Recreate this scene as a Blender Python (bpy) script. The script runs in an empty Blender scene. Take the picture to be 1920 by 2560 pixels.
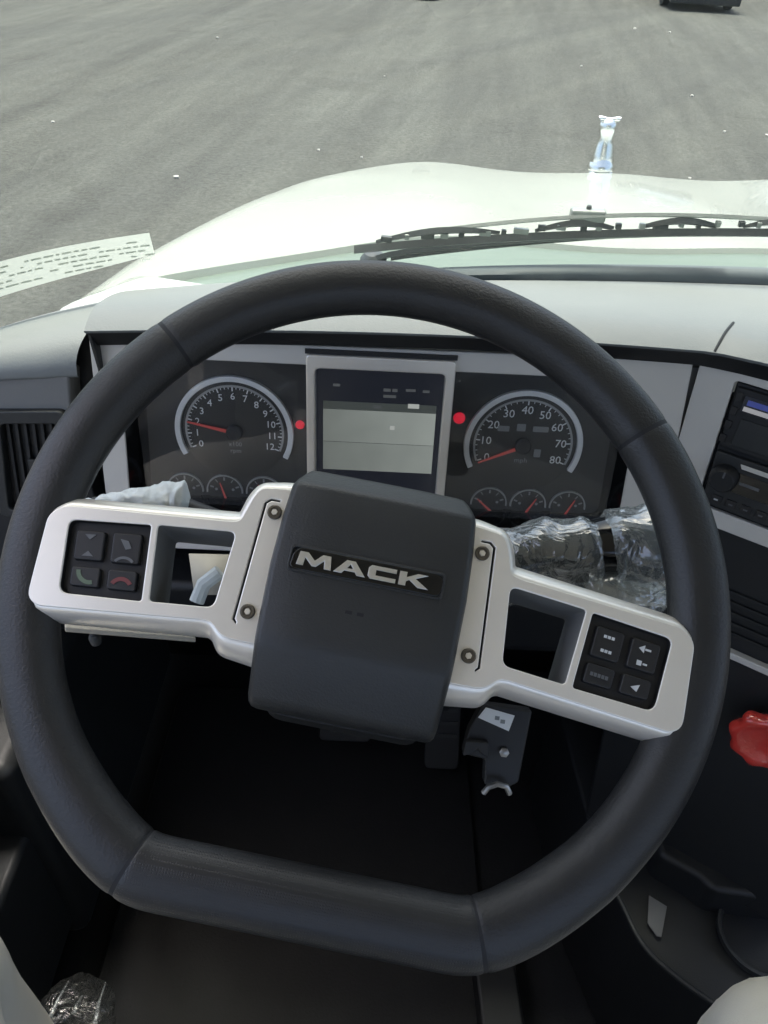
import bpy, bmesh, math, random
from mathutils import Matrix, Vector, noise
R = math.radians
sc = bpy.context.scene
COL = sc.collection
random.seed(7)

# ------------------------------------------------------------------ camera, sky, sun, exposure
CAM = Vector((0, 0, 2.4))
pitch, roll = R(40), R(2.7)
cf = Vector((0, math.cos(pitch), -math.sin(pitch)))
cu0 = Vector((0, math.sin(pitch), math.cos(pitch)))
cup = cu0 * math.cos(roll) - Vector((1, 0, 0)) * math.sin(roll)
cri = Vector((1, 0, 0)) * math.cos(roll) + cu0 * math.sin(roll)
cam_d = bpy.data.cameras.new("camera")
cam_d.sensor_fit = 'HORIZONTAL'; cam_d.sensor_width = 36; cam_d.lens = 36
cam_d.clip_start = 0.02; cam_d.clip_end = 3000
cam_o = bpy.data.objects.new("camera", cam_d); COL.objects.link(cam_o)
m = Matrix((cri, cup, -cf)).transposed().to_4x4(); m.translation = CAM
cam_o.matrix_world = m
sc.camera = cam_o

SUN_EL, SUN_AZ = 76, -22           # azimuth from +Y (ahead) towards +X: high, ahead and to the left
w = bpy.data.worlds.new("World"); sc.world = w; w.use_nodes = True
nt = w.node_tree; nt.nodes.clear()
sky = nt.nodes.new("ShaderNodeTexSky"); sky.sky_type = 'NISHITA'; sky.sun_disc = False
sky.sun_elevation = R(SUN_EL); sky.sun_rotation = R(SUN_AZ)
sky.air_density = 0.8; sky.dust_density = 6.0; sky.ozone_density = 0.4
bg = nt.nodes.new("ShaderNodeBackground"); bg.inputs[1].default_value = 0.15
wo = nt.nodes.new("ShaderNodeOutputWorld")
nt.links.new(sky.outputs[0], bg.inputs[0]); nt.links.new(bg.outputs[0], wo.inputs[0])
sd = bpy.data.lights.new("sun", 'SUN'); sd.energy = 1.2; sd.angle = R(12); sd.color = (1.0, 0.97, 0.93)
so = bpy.data.objects.new("sun", sd); COL.objects.link(so)
sdir = Vector((math.sin(R(SUN_AZ)) * math.cos(R(SUN_EL)), math.cos(R(SUN_AZ)) * math.cos(R(SUN_EL)), math.sin(R(SUN_EL))))
so.rotation_euler = sdir.to_track_quat('Z', 'Y').to_euler(); so.location = (0, 0, 30)
sc.view_settings.view_transform = 'Standard'; sc.view_settings.look = 'None'
sc.view_settings.exposure = 1.95; sc.view_settings.gamma = 1.0
sc.render.engine = 'CYCLES'
try:
    sc.cycles.use_denoising = True
    sc.cycles.max_bounces = 12; sc.cycles.transparent_max_bounces = 24
    sc.cycles.diffuse_bounces = 6; sc.cycles.glossy_bounces = 6
    sc.cycles.sample_clamp_indirect = 6
except Exception:
    pass

# ------------------------------------------------------------------ materials
def mat(name, base, rough=0.5, metal=0.0, bump=None, var=None, coat=0.0, spec=0.5, emit=None):
    """bump = (scale, strength, distance); var = (scale, amount)"""
    mt = bpy.data.materials.new(name); mt.use_nodes = True
    n = mt.node_tree.nodes; l = mt.node_tree.links
    b = n["Principled BSDF"]
    b.inputs["Base Color"].default_value = (*base, 1); b.inputs["Roughness"].default_value = rough
    b.inputs["Metallic"].default_value = metal; b.inputs["Coat Weight"].default_value = coat
    b.inputs["Coat Roughness"].default_value = 0.05
    b.inputs["Specular IOR Level"].default_value = spec
    tc = n.new("ShaderNodeTexCoord")
    if emit:
        b.inputs["Emission Color"].default_value = (*emit[:3], 1); b.inputs["Emission Strength"].default_value = emit[3]
    if bump:
        t = n.new("ShaderNodeTexNoise"); t.inputs["Scale"].default_value = bump[0]; t.inputs["Detail"].default_value = 4
        t.inputs["Roughness"].default_value = 0.6
        bm = n.new("ShaderNodeBump"); bm.inputs["Strength"].default_value = bump[1]; bm.inputs["Distance"].default_value = bump[2]
        l.new(tc.outputs["Object"], t.inputs["Vector"]); l.new(t.outputs[0], bm.inputs["Height"]); l.new(bm.outputs[0], b.inputs["Normal"])
    if var:
        t = n.new("ShaderNodeTexNoise"); t.inputs["Scale"].default_value = var[0]; t.inputs["Detail"].default_value = 5
        t.inputs["Roughness"].default_value = 0.65
        mx = n.new("ShaderNodeMix"); mx.data_type = 'RGBA'
        mx.inputs[6].default_value = (*[c * (1 - var[1]) for c in base], 1)
        mx.inputs[7].default_value = (*[min(1, c * (1 + var[1])) for c in base], 1)
        l.new(tc.outputs["Object"], t.inputs["Vector"]); l.new(t.outputs[0], mx.inputs[0]); l.new(mx.outputs[2], b.inputs["Base Color"])
        ra = n.new("ShaderNodeMapRange"); ra.inputs[3].default_value = max(0.02, rough - 0.08); ra.inputs[4].default_value = min(1, rough + 0.08)
        l.new(t.outputs[0], ra.inputs[0]); l.new(ra.outputs[0], b.inputs["Roughness"])
    return mt

def glass(name, tint, gloss=1.0, rough=0.0, haze=0.0, hazecol=(1, 1, 1), crease=None):
    """a thin pane: tinted transparency, mirror reflection by Fresnel, optional diffuse film"""
    mt = bpy.data.materials.new(name); mt.use_nodes = True
    n = mt.node_tree.nodes; l = mt.node_tree.links; n.clear()
    out = n.new("ShaderNodeOutputMaterial")
    tr = n.new("ShaderNodeBsdfTransparent"); tr.inputs[0].default_value = (*tint, 1)
    gl = n.new("ShaderNodeBsdfGlossy"); gl.inputs["Roughness"].default_value = rough
    fr = n.new("ShaderNodeFresnel")
    ge = n.new("ShaderNodeNewGeometry"); ma = n.new("ShaderNodeMath"); ma.operation = 'MULTIPLY_ADD'   # a sheet of glass reflects alike from both sides
    ma.inputs[1].default_value = 1 / 1.45 - 1.45; ma.inputs[2].default_value = 1.45
    l.new(ge.outputs["Backfacing"], ma.inputs[0]); l.new(ma.outputs[0], fr.inputs[0])
    mu = n.new("ShaderNodeMath"); mu.operation = 'MULTIPLY'; mu.inputs[1].default_value = gloss; mu.use_clamp = True
    mx = n.new("ShaderNodeMixShader")
    l.new(fr.outputs[0], mu.inputs[0]); l.new(mu.outputs[0], mx.inputs[0])
    l.new(tr.outputs[0], mx.inputs[1]); l.new(gl.outputs[0], mx.inputs[2])
    last = mx
    if haze > 0:
        df = n.new("ShaderNodeBsdfDiffuse"); df.inputs[0].default_value = (*hazecol, 1)
        m2 = n.new("ShaderNodeMixShader"); m2.inputs[0].default_value = haze
        l.new(mx.outputs[0], m2.inputs[1]); l.new(df.outputs[0], m2.inputs[2]); last = m2
    if crease:
        tc = n.new("ShaderNodeTexCoord"); t = n.new("ShaderNodeTexNoise"); t.inputs["Scale"].default_value = crease[0]; t.inputs["Detail"].default_value = 3
        t.inputs["Distortion"].default_value = 1.2
        s1 = n.new("ShaderNodeMath"); s1.operation = 'SUBTRACT'; s1.inputs[1].default_value = .5; a1 = n.new("ShaderNodeMath"); a1.operation = 'ABSOLUTE'
        bm = n.new("ShaderNodeBump"); bm.inputs["Strength"].default_value = 1.0; bm.inputs["Distance"].default_value = crease[1]
        l.new(tc.outputs["Object"], t.inputs["Vector"]); l.new(t.outputs[0], s1.inputs[0]); l.new(s1.outputs[0], a1.inputs[0]); l.new(a1.outputs[0], bm.inputs["Height"])
        l.new(bm.outputs[0], gl.inputs["Normal"]); l.new(bm.outputs[0], fr.inputs["Normal"])
    l.new(last.outputs[0], out.inputs[0])
    return mt

M = {}
M['silver'] = mat('silver_plastic', (0.88, 0.84, 0.765), 0.36, 0.60, bump=(900, 0.12, 0.0004), var=(9, 0.05))
M['silver_dash'] = mat('silver_dash_trim', (0.60, 0.585, 0.545), 0.40, 0.10, bump=(700, 0.1, 0.0004), var=(6, 0.06))
M['leather'] = mat('black_leather', (0.0165, 0.0172, 0.018), 0.40, bump=(520, 0.6, 0.0007), var=(30, 0.2))
M['leather_perf'] = mat('perforated_leather', (0.0165, 0.0172, 0.018), 0.40, var=(30, 0.2))
def perforate(mt):
    n = mt.node_tree.nodes; l = mt.node_tree.links; b = n["Principled BSDF"]
    tc = n.new("ShaderNodeTexCoord"); v = n.new("ShaderNodeTexVoronoi"); v.inputs["Scale"].default_value = 620; v.inputs["Randomness"].default_value = .25
    r = n.new("ShaderNodeMapRange"); r.inputs[1].default_value = .15; r.inputs[2].default_value = .40
    bm = n.new("ShaderNodeBump"); bm.inputs["Strength"].default_value = .35; bm.inputs["Distance"].default_value = .0005
    l.new(tc.outputs["Object"], v.inputs["Vector"]); l.new(v.outputs[0], r.inputs[0]); l.new(r.outputs[0], bm.inputs["Height"]); l.new(bm.outputs[0], b.inputs["Normal"])
perforate(M['leather_perf'])
M['seam'] = mat('seam_black', (0.006, 0.007, 0.009), 0.7)
M['pad'] = mat('pad_vinyl', (0.023, 0.0243, 0.0243), 0.42, bump=(700, 0.5, 0.0006), var=(14, 0.10))
M['black_gloss'] = mat('gloss_black', (0.004, 0.0045, 0.005), 0.12)
M['chrome_letter'] = mat('chrome_letter', (0.80, 0.80, 0.78), 0.28, 0.9)
M['button'] = mat('button_rubber', (0.016, 0.016, 0.017), 0.42, bump=(1200, 0.2, 0.0004))
M['button_panel'] = mat('button_panel', (0.007, 0.007, 0.0075), 0.5)
M['icon_white'] = mat('icon_white', (0.55, 0.56, 0.56), 0.5)
M['icon_grey'] = mat('icon_grey', (0.11, 0.115, 0.12), 0.5)
M['icon_green'] = mat('icon_green', (0.10, 0.14, 0.09), 0.5)
M['icon_red'] = mat('icon_red', (0.16, 0.035, 0.035), 0.5)
M['screw'] = mat('bronze_screw', (0.16, 0.145, 0.12), 0.35, 0.8)
M['screw_in'] = mat('screw_centre', (0.84, 0.78, 0.67), 0.4, 0.6)
M['dash'] = mat('grey_dash_vinyl', (0.19, 0.206, 0.207), 0.55, bump=(420, 0.4, 0.0007), var=(7, 0.06))
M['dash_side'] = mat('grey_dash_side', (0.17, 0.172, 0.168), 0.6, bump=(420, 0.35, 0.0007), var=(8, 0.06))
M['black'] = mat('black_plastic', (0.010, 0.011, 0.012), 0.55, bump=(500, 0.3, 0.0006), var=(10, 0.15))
M['charcoal'] = mat('charcoal_plastic', (0.021, 0.023, 0.0235), 0.5, bump=(400, 0.35, 0.0007), var=(8, 0.15))
M['grey_int'] = mat('grey_interior', (0.040, 0.043, 0.043), 0.6, bump=(400, 0.3, 0.0007), var=(6, 0.1))
M['mat'] = mat('rubber_mat', (0.0036, 0.0042, 0.0046), 0.75, bump=(260, 0.5, 0.0015), var=(12, 0.25))
M['headliner'] = mat('headliner', (0.84, 0.78, 0.67), 0.9, bump=(300, 0.3, 0.001))
M['face'] = mat('gauge_face', (0.010, 0.011, 0.012), 0.35, var=(40, 0.2))
M['cluster_face'] = mat('cluster_face', (0.014, 0.0145, 0.015), 0.45, var=(20, 0.15))
M['ring'] = mat('gauge_ring', (0.80, 0.81, 0.81), 0.42, 0.1)
M['ring_dim'] = mat('gauge_ring_dim', (0.36, 0.37, 0.37), 0.45, 0.3)
M['print'] = mat('gauge_print', (0.78, 0.80, 0.80), 0.5)
M['print_dim'] = mat('gauge_print_dim', (0.24, 0.25, 0.25), 0.5)
M['needle'] = mat('needle_red', (0.42, 0.055, 0.05), 0.4, emit=(1, 0.12, 0.10, 0.025))
M['warn'] = mat('warning_lamp_red', (0.3, 0.01, 0.015), 0.3, emit=(1.0, 0.012, 0.05, 0.12))
M['lcd_dark'] = mat('screen_dark', (0.006, 0.007, 0.010), 0.25, emit=(0.3, 0.35, 0.5, 0.008))
def lcd(name, c, e):
    return mat(name, (0.05, 0.055, 0.05), 0.3, emit=(*c, e))
def lcd_sheen(name, lo, hi):  # screen glow with a grey reflection painted in, brighter towards the right
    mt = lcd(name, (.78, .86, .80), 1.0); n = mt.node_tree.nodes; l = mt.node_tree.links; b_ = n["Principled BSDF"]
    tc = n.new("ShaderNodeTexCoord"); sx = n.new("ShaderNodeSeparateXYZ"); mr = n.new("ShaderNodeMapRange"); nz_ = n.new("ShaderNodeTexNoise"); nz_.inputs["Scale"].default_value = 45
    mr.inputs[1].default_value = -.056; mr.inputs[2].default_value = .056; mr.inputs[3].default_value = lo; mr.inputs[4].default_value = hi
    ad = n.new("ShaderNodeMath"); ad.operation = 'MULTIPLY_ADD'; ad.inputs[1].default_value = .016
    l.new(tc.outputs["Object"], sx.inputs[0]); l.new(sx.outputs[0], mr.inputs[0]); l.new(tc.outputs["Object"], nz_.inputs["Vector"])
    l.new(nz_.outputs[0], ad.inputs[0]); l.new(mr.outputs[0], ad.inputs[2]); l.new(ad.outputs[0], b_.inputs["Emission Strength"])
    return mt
M['lcd_a'] = lcd_sheen('screen_sheen_pale', .036, .070)
M['lcd_b'] = lcd_sheen('screen_sheen_grey', .031, .060)
M['lcd_mark'] = lcd('screen_mark', (0.75, 0.8, 0.85), 0.018)
M['lcd_white'] = lcd('screen_white', (0.95, 1.0, 0.95), 0.09)
M['lcd_blue'] = lcd('radio_blue', (0.06, 0.09, 0.5), 0.09)
M['lcd_pale'] = lcd('radio_pale', (0.8, 0.8, 0.85), 0.09)
M['white_paint'] = mat('white_truck_paint', (0.425, 0.455, 0.42), 0.22, coat=0.6, var=(3, 0.02))
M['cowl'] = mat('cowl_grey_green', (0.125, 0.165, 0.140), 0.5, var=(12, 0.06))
M['rubber'] = mat('rubber_seal', (0.085, 0.105, 0.115), 0.6, var=(20, 0.2))
M['wiper'] = mat('wiper_black', (0.035, 0.042, 0.045), 0.4, 0.0)
M['wiper_grey'] = mat('wiper_grey', (0.30, 0.32, 0.31), 0.35, 0.4, var=(60, 0.3))
M['chrome'] = mat('chrome', (0.74, 0.74, 0.72), 0.22, 1.0)
M['red'] = mat('red_plastic', (0.56, 0.045, 0.035), 0.22, coat=1.0, bump=(110, 0.35, 0.002), var=(60, 0.25))
M['label'] = mat('white_label', (0.72, 0.74, 0.74), 0.5, var=(40, 0.08))
M['ink'] = mat('ink_grey', (0.22, 0.24, 0.24), 0.6)
M['ink_pale'] = mat('ink_pale', (0.465, 0.497, 0.455), 0.6)
M['sticker'] = mat('sticker_paper', (0.52, 0.55, 0.505), 0.6, var=(60, 0.06))
M['zinc'] = mat('zinc_steel', (0.33, 0.33, 0.32), 0.35, 0.9, var=(50, 0.25))
M['dark_metal'] = mat('dark_metal', (0.013, 0.0135, 0.014), 0.55, 0.0, var=(40, 0.25))
M['trouser'] = mat('pale_grey_cloth', (0.74, 0.71, 0.60), 0.9, bump=(900, 0.5, 0.001), var=(22, 0.07))
M['card'] = mat('cream_card', (0.66, 0.62, 0.52), 0.6, var=(25, 0.10))
M['tag'] = mat('grey_tag', (0.13, 0.13, 0.125), 0.5, var=(30, 0.15))
M['beige'] = mat('beige_paper', (0.40, 0.37, 0.30), 0.6, var=(25, 0.08))
M['car_blue'] = mat('blue_car_paint', (0.028, 0.045, 0.068), 0.25, coat=0.6)
M['car_grey'] = mat('grey_car_paint', (0.10, 0.11, 0.13), 0.25, coat=0.6)
M['tyre'] = mat('tyre_rubber', (0.02, 0.021, 0.021), 0.8)
M['car_glass'] = mat('car_window', (0.02, 0.025, 0.03), 0.05)
M['lamp'] = mat('car_lamp', (0.55, 0.58, 0.62), 0.1, 0.3)
M['stone'] = mat('pale_stone', (0.42, 0.41, 0.37), 0.8, var=(50, 0.1))
M['windshield'] = glass('windshield_glass', (0.735, 0.80, 0.745), 1.0, 0.0, 0.022, (0.75, 0.82, 0.78))
M['lens'] = glass('cluster_lens', (0.92, 0.93, 0.93), 1.0, 0.02, 0.032, (0.8, 0.82, 0.82))
M['side_glass'] = glass('door_glass', (0.92, 0.96, 0.93), 1.0)
M['wrap'] = glass('clear_wrap', (0.93, 0.95, 0.95), 4.0, 0.09, 0.085, (0.85, 0.95, 0.95), (34, .006))
M['wrap_dark'] = glass('dull_wrap', (0.80, 0.82, 0.82), 2.2, 0.14, 0.015, (0.8, 0.85, 0.85), (40, .008))  # greyer, less glossy clear film with very little haze
M['wrap_milky'] = glass('milky_wrap', (0.90, 0.92, 0.92), 3.2, 0.10, 0.50, (0.86, 0.92, 0.92), (60, .008))

def translucent(mt, fac):
    n = mt.node_tree.nodes; l = mt.node_tree.links; b = n["Principled BSDF"]; o_ = n["Material Output"]
    t = n.new("ShaderNodeBsdfTranslucent"); t.inputs[0].default_value = b.inputs["Base Color"].default_value
    mx = n.new("ShaderNodeMixShader"); mx.inputs[0].default_value = fac
    l.new(b.outputs[0], mx.inputs[1]); l.new(t.outputs[0], mx.inputs[2]); l.new(mx.outputs[0], o_.inputs[0])
translucent(M['sticker'], .55); translucent(M['ink_pale'], .55)
def ground_material():
    mt = bpy.data.materials.new('gravel_lot'); mt.use_nodes = True
    n = mt.node_tree.nodes; l = mt.node_tree.links; b = n["Principled BSDF"]
    b.inputs["Roughness"].default_value = 0.92; b.inputs["Specular IOR Level"].default_value = 0.2
    tc = n.new("ShaderNodeTexCoord")
    def nz(scale, detail, src=None, mscale=None, rot=0, rough=0.6, dist=0):
        t = n.new("ShaderNodeTexNoise"); t.inputs["Scale"].default_value = scale; t.inputs["Detail"].default_value = detail
        t.inputs["Roughness"].default_value = rough; t.inputs["Distortion"].default_value = dist
        if mscale:
            m0 = n.new("ShaderNodeMapping"); m0.inputs["Rotation"].default_value = (0, 0, rot)
            mp = n.new("ShaderNodeMapping"); mp.inputs["Scale"].default_value = mscale
            l.new(tc.outputs["Object"], m0.inputs[0]); l.new(m0.outputs[0], mp.inputs[0]); l.new(mp.outputs[0], t.inputs["Vector"])
        else:
            l.new(tc.outputs["Object"], t.inputs["Vector"])
        return t
    def ramp(src, a, bb, ca, cb):
        r = n.new("ShaderNodeValToRGB"); r.color_ramp.elements[0].position = a; r.color_ramp.elements[1].position = bb
        r.color_ramp.elements[0].color = (*ca, 1); r.color_ramp.elements[1].color = (*cb, 1)
        l.new(src, r.inputs[0]); return r
    def mul(a, c, fac=1.0):
        mx = n.new("ShaderNodeMix"); mx.data_type = 'RGBA'; mx.blend_type = 'MULTIPLY'; mx.inputs[0].default_value = fac
        l.new(a, mx.inputs[6]); l.new(c, mx.inputs[7]); return mx.outputs[2]
    big = ramp(nz(0.16, 5).outputs[0], 0.30, 0.72, (0.083, 0.085, 0.080), (0.105, 0.109, 0.103))
    # tyre tracks: long bands, two directions
    t1 = ramp(nz(1.0, 3, mscale=(0.9, 0.025, 1), rot=R(34)).outputs[0], 0.36, 0.66, (0.86, 0.86, 0.87), (1.08, 1.075, 1.05))
    t2 = ramp(nz(1.0, 3, mscale=(1.3, 0.03, 1), rot=R(4)).outputs[0], 0.34, 0.68, (0.82, 0.815, 0.815), (1.12, 1.12, 1.10))
    t3 = ramp(nz(1.0, 3, mscale=(4.5, 0.06, 1), rot=R(12)).outputs[0], 0.38, 0.64, (0.93, 0.93, 0.93), (1.05, 1.05, 1.05))
    mid = ramp(nz(3.2, 6, rough=0.7).outputs[0], 0.3, 0.7, (0.90, 0.895, 0.89), (1.08, 1.085, 1.08))
    fine = ramp(nz(20, 6, rough=0.85).outputs[0], 0.34, 0.66, (0.60, 0.60, 0.60), (1.36, 1.36, 1.33))
    c = mul(big.outputs[0], t1.outputs[0]); c = mul(c, t2.outputs[0]); c = mul(c, t3.outputs[0]); c = mul(c, mid.outputs[0]); c = mul(c, fine.outputs[0])
    st_ = ramp(nz(0.55, 5, rough=0.7).outputs[0], 0.56, 0.72, (1, 1, 1), (0.80, 0.79, 0.79)); c = mul(c, st_.outputs[0])
    l.new(c, b.inputs["Base Color"])
    bm = n.new("ShaderNodeBump"); bm.inputs["Strength"].default_value = 0.55; bm.inputs["Distance"].default_value = 0.03
    l.new(fine.outputs[0], bm.inputs["Height"]); l.new(bm.outputs[0], b.inputs["Normal"])
    return mt
M['ground'] = ground_material()

# ------------------------------------------------------------------ mesh helpers
class MB:
    def __init__(s): s.v = []; s.f = []
    def add(s, vs, fs):
        k = len(s.v); s.v += [tuple(x) for x in vs]; s.f += [tuple(i + k for i in q) for q in fs]; return s
    def box(s, lo, hi):
        (a, b, c), (d, e, f) = lo, hi
        return s.add([(a, b, c), (d, b, c), (d, e, c), (a, e, c), (a, b, f), (d, b, f), (d, e, f), (a, e, f)],
                     [(3, 2, 1, 0), (4, 5, 6, 7), (0, 1, 5, 4), (1, 2, 6, 5), (2, 3, 7, 6), (3, 0, 4, 7)])
    def prism(s, poly, z0, z1, top=None):
        n = len(poly); top = top or poly
        return s.add([(x, y, z0) for x, y in poly] + [(x, y, z1) for x, y in top],
                     [tuple(reversed(range(n))), tuple(range(n, 2 * n))] + [(i, (i + 1) % n, n + (i + 1) % n, n + i) for i in range(n)])
    def loft(s, rings, caps=(True, True), closed=True):
        n = len(rings[0]); vs = [p for r in rings for p in r]; fs = []
        for j in range(len(rings) - 1):
            for i in range(n if closed else n - 1):
                k = (i + 1) % n
                fs.append((j * n + i, j * n + k, (j + 1) * n + k, (j + 1) * n + i))
        if closed and caps[0]: fs.append(tuple(reversed(range(n))))
        if closed and caps[1]: fs.append(tuple((len(rings) - 1) * n + i for i in range(n)))
        return s.add(vs, fs)
    def tube(s, path, rad, n=10, caps=True):
        path = [Vector(p) for p in path]; rings = []
        up = None
        for i, p in enumerate(path):
            t = (path[min(i + 1, len(path) - 1)] - path[max(i - 1, 0)]).normalized()
            if up is None: up = t.orthogonal().normalized()
            up = (up - t * up.dot(t)).normalized(); sd_ = t.cross(up)
            r = rad(i / max(1, len(path) - 1)) if callable(rad) else rad
            rings.append([p + (up * math.cos(a) + sd_ * math.sin(a)) * r for a in [2 * math.pi * k / n for k in range(n)]])
        return s.loft(rings, (caps, caps))
    def lathe(s, prof, n=24, c=(0, 0, 0)):
        rings = [[(c[0] + r * math.cos(2 * math.pi * k / n), c[1] + r * math.sin(2 * math.pi * k / n), c[2] + z) for k in range(n)] for r, z in prof]
        return s.loft(rings)
    def arc_band(s, cx, cy, r0, r1, a0, a1, z0, z1, n=40):
        P = []
        for k in range(n + 1):
            a = a0 + (a1 - a0) * k / n; P.append((math.cos(a), math.sin(a)))
        rings = [[(cx + r0 * c, cy + r0 * q, z0), (cx + r1 * c, cy + r1 * q, z0), (cx + r1 * c, cy + r1 * q, z1), (cx + r0 * c, cy + r0 * q, z1)] for c, q in P]
        return s.loft(rings)
    def bar(s, p, q, wd, z0, z1, wd2=None):
        d = Vector((q[0] - p[0], q[1] - p[1])); d.normalize(); nn = Vector((-d.y, d.x)); w2 = wd if wd2 is None else wd2
        poly = [(p[0] - nn.x * wd / 2, p[1] - nn.y * wd / 2), (q[0] - nn.x * w2 / 2, q[1] - nn.y * w2 / 2), (q[0] + nn.x * w2 / 2, q[1] + nn.y * w2 / 2), (p[0] + nn.x * wd / 2, p[1] + nn.y * wd / 2)]
        return s.prism(poly, z0, z1)
    def mesh(s, me, off=(0, 0, 0)):
        return s.add([Vector(v.co) + Vector(off) for v in me.vertices], [tuple(p.vertices) for p in me.polygons])
    def xf(s, mt):
        s.v = [tuple(mt @ Vector(p)) for p in s.v]; return s

WM = {}
def empty(name, mw=None):
    o = bpy.data.objects.new(name, None); COL.objects.link(o); o.empty_display_size = 0.05
    mw = mw or Matrix.Identity(4); o.matrix_world = mw; WM[o.name] = mw.copy(); return o
def finish(me, smooth):
    if smooth:
        me.polygons.foreach_set('use_smooth', [True] * len(me.polygons))
        me.set_sharp_from_angle(angle=R(smooth))
def obj(name, mb, mt, parent=None, frame=None, bevel=0, seg=2, smooth=35, sub=0, solid=0):
    """frame: matrix taking the mesh coordinates to the world (default: the parent's own)"""
    me = bpy.data.meshes.new(name)
    pm = WM[parent.name] if parent else Matrix.Identity(4)
    T = (pm.inverted() @ frame) if frame is not None else (Matrix.Identity(4))
    me.from_pydata([T @ Vector(v) for v in mb.v], [], mb.f); me.validate(); me.update()
    b = bmesh.new(); b.from_mesh(me); bmesh.ops.recalc_face_normals(b, faces=b.faces); b.to_mesh(me); b.free()
    me.materials.append(M[mt] if isinstance(mt, str) else mt)
    o = bpy.data.objects.new(name, me); COL.objects.link(o)
    if parent: o.parent = parent
    WM[o.name] = pm.copy()
    if solid:
        md = o.modifiers.new('solid', 'SOLIDIFY'); md.thickness = solid; md.offset = 0
    if bevel:
        finish(me, 180)
        md = o.modifiers.new('bevel', 'BEVEL'); md.width = bevel; md.segments = seg; md.limit_method = 'ANGLE'; md.angle_limit = R(28)
        md.harden_normals = True
    else:
        finish(me, smooth)
    if sub:
        md = o.modifiers.new('sub', 'SUBSURF'); md.levels = sub; md.render_levels = sub
    return o
def inst(name, me, parent, loc, rotz=0, scale=1.0):
    o = bpy.data.objects.new(name, me); COL.objects.link(o); o.parent = parent
    o.matrix_local = Matrix.Translation(loc) @ Matrix.Rotation(rotz, 4, 'Z') @ Matrix.Scale(scale, 4)
    WM[o.name] = WM[parent.name] @ o.matrix_local
    return o
def tag(o, label, cat=None, group=None, kind=None):
    if label: o['label'] = label
    if cat: o['category'] = cat
    if group: o['group'] = group
    if kind: o['kind'] = kind
    return o
def frame(org, x, y, z):
    mm = Matrix((Vector(x), Vector(y), Vector(z))).transposed().to_4x4(); mm.translation = Vector(org); return mm
def round_poly(pts, rad, n=5):
    out = []; N = len(pts)
    for i in range(N):
        p = Vector(pts[i]); a = Vector(pts[i - 1]); b = Vector(pts[(i + 1) % N])
        r = rad[i] if isinstance(rad, (list, tuple)) else rad
        if r <= 0: out.append(tuple(p)); continue
        da = (a - p); db = (b - p); r = min(r, da.length * .49, db.length * .49)
        s = p + da.normalized() * r; e = p + db.normalized() * r
        for k in range(n + 1):
            t = k / n; out.append(tuple(s * (1 - t) ** 2 + p * 2 * t * (1 - t) + e * t * t))
    return out
def rect(x0, y0, x1, y1): return [(x0, y0), (x1, y0), (x1, y1), (x0, y1)]
def plate(loops, thick, bev=0.0006, res=2):
    """flat plate with holes, its front face at z=0, rounded edges"""
    cu = bpy.data.curves.new('c', 'CURVE'); cu.dimensions = '2D'; cu.fill_mode = 'BOTH'
    for lp in loops:
        sp = cu.splines.new('POLY'); sp.points.add(len(lp) - 1)
        for p, q in zip(sp.points, lp): p.co = (q[0], q[1], 0, 1)
        sp.use_cyclic_u = True
    cu.extrude = thick / 2 - bev; cu.bevel_depth = bev; cu.bevel_resolution = res; cu.offset = -bev
    o = bpy.data.objects.new('c', cu); COL.objects.link(o)
    dg = bpy.context.evaluated_depsgraph_get(); me = bpy.data.meshes.new_from_object(o.evaluated_get(dg))
    mb = MB().mesh(me, (0, 0, -thick / 2))
    bpy.data.objects.remove(o); bpy.data.curves.remove(cu); bpy.data.meshes.remove(me)
    return mb
def text(body, size, z0, z1, c=(0, 0), rot=0, xs=1.0):
    cu = bpy.data.curves.new('t', 'FONT'); cu.body = body; cu.size = size; cu.align_x = 'CENTER'; cu.align_y = 'CENTER'
    cu.extrude = (z1 - z0) / 2; cu.resolution_u = 2
    o = bpy.data.objects.new('t', cu); COL.objects.link(o)
    dg = bpy.context.evaluated_depsgraph_get(); me = bpy.data.meshes.new_from_object(o.evaluated_get(dg))
    mb = MB().mesh(me); bpy.data.objects.remove(o); bpy.data.curves.remove(cu); bpy.data.meshes.remove(me)
    return mb.xf(Matrix.Translation((c[0], c[1], (z0 + z1) / 2)) @ Matrix.Rotation(rot, 4, 'Z') @ Matrix.Diagonal((xs, 1, 1, 1)))
def mirror_pts(p): return [(-x, y) for x, y in reversed(p)]

# ------------------------------------------------------------------ ground and what stands on it
g = MB(); g.add([(-900, -900, 0), (900, -900, 0), (900, 900, 0), (-900, 900, 0)], [(0, 1, 2, 3)])
tag(obj('ground', g, 'ground', smooth=0), 'grey dusty gravel lot crossed by faint tyre tracks', kind='structure')

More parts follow.
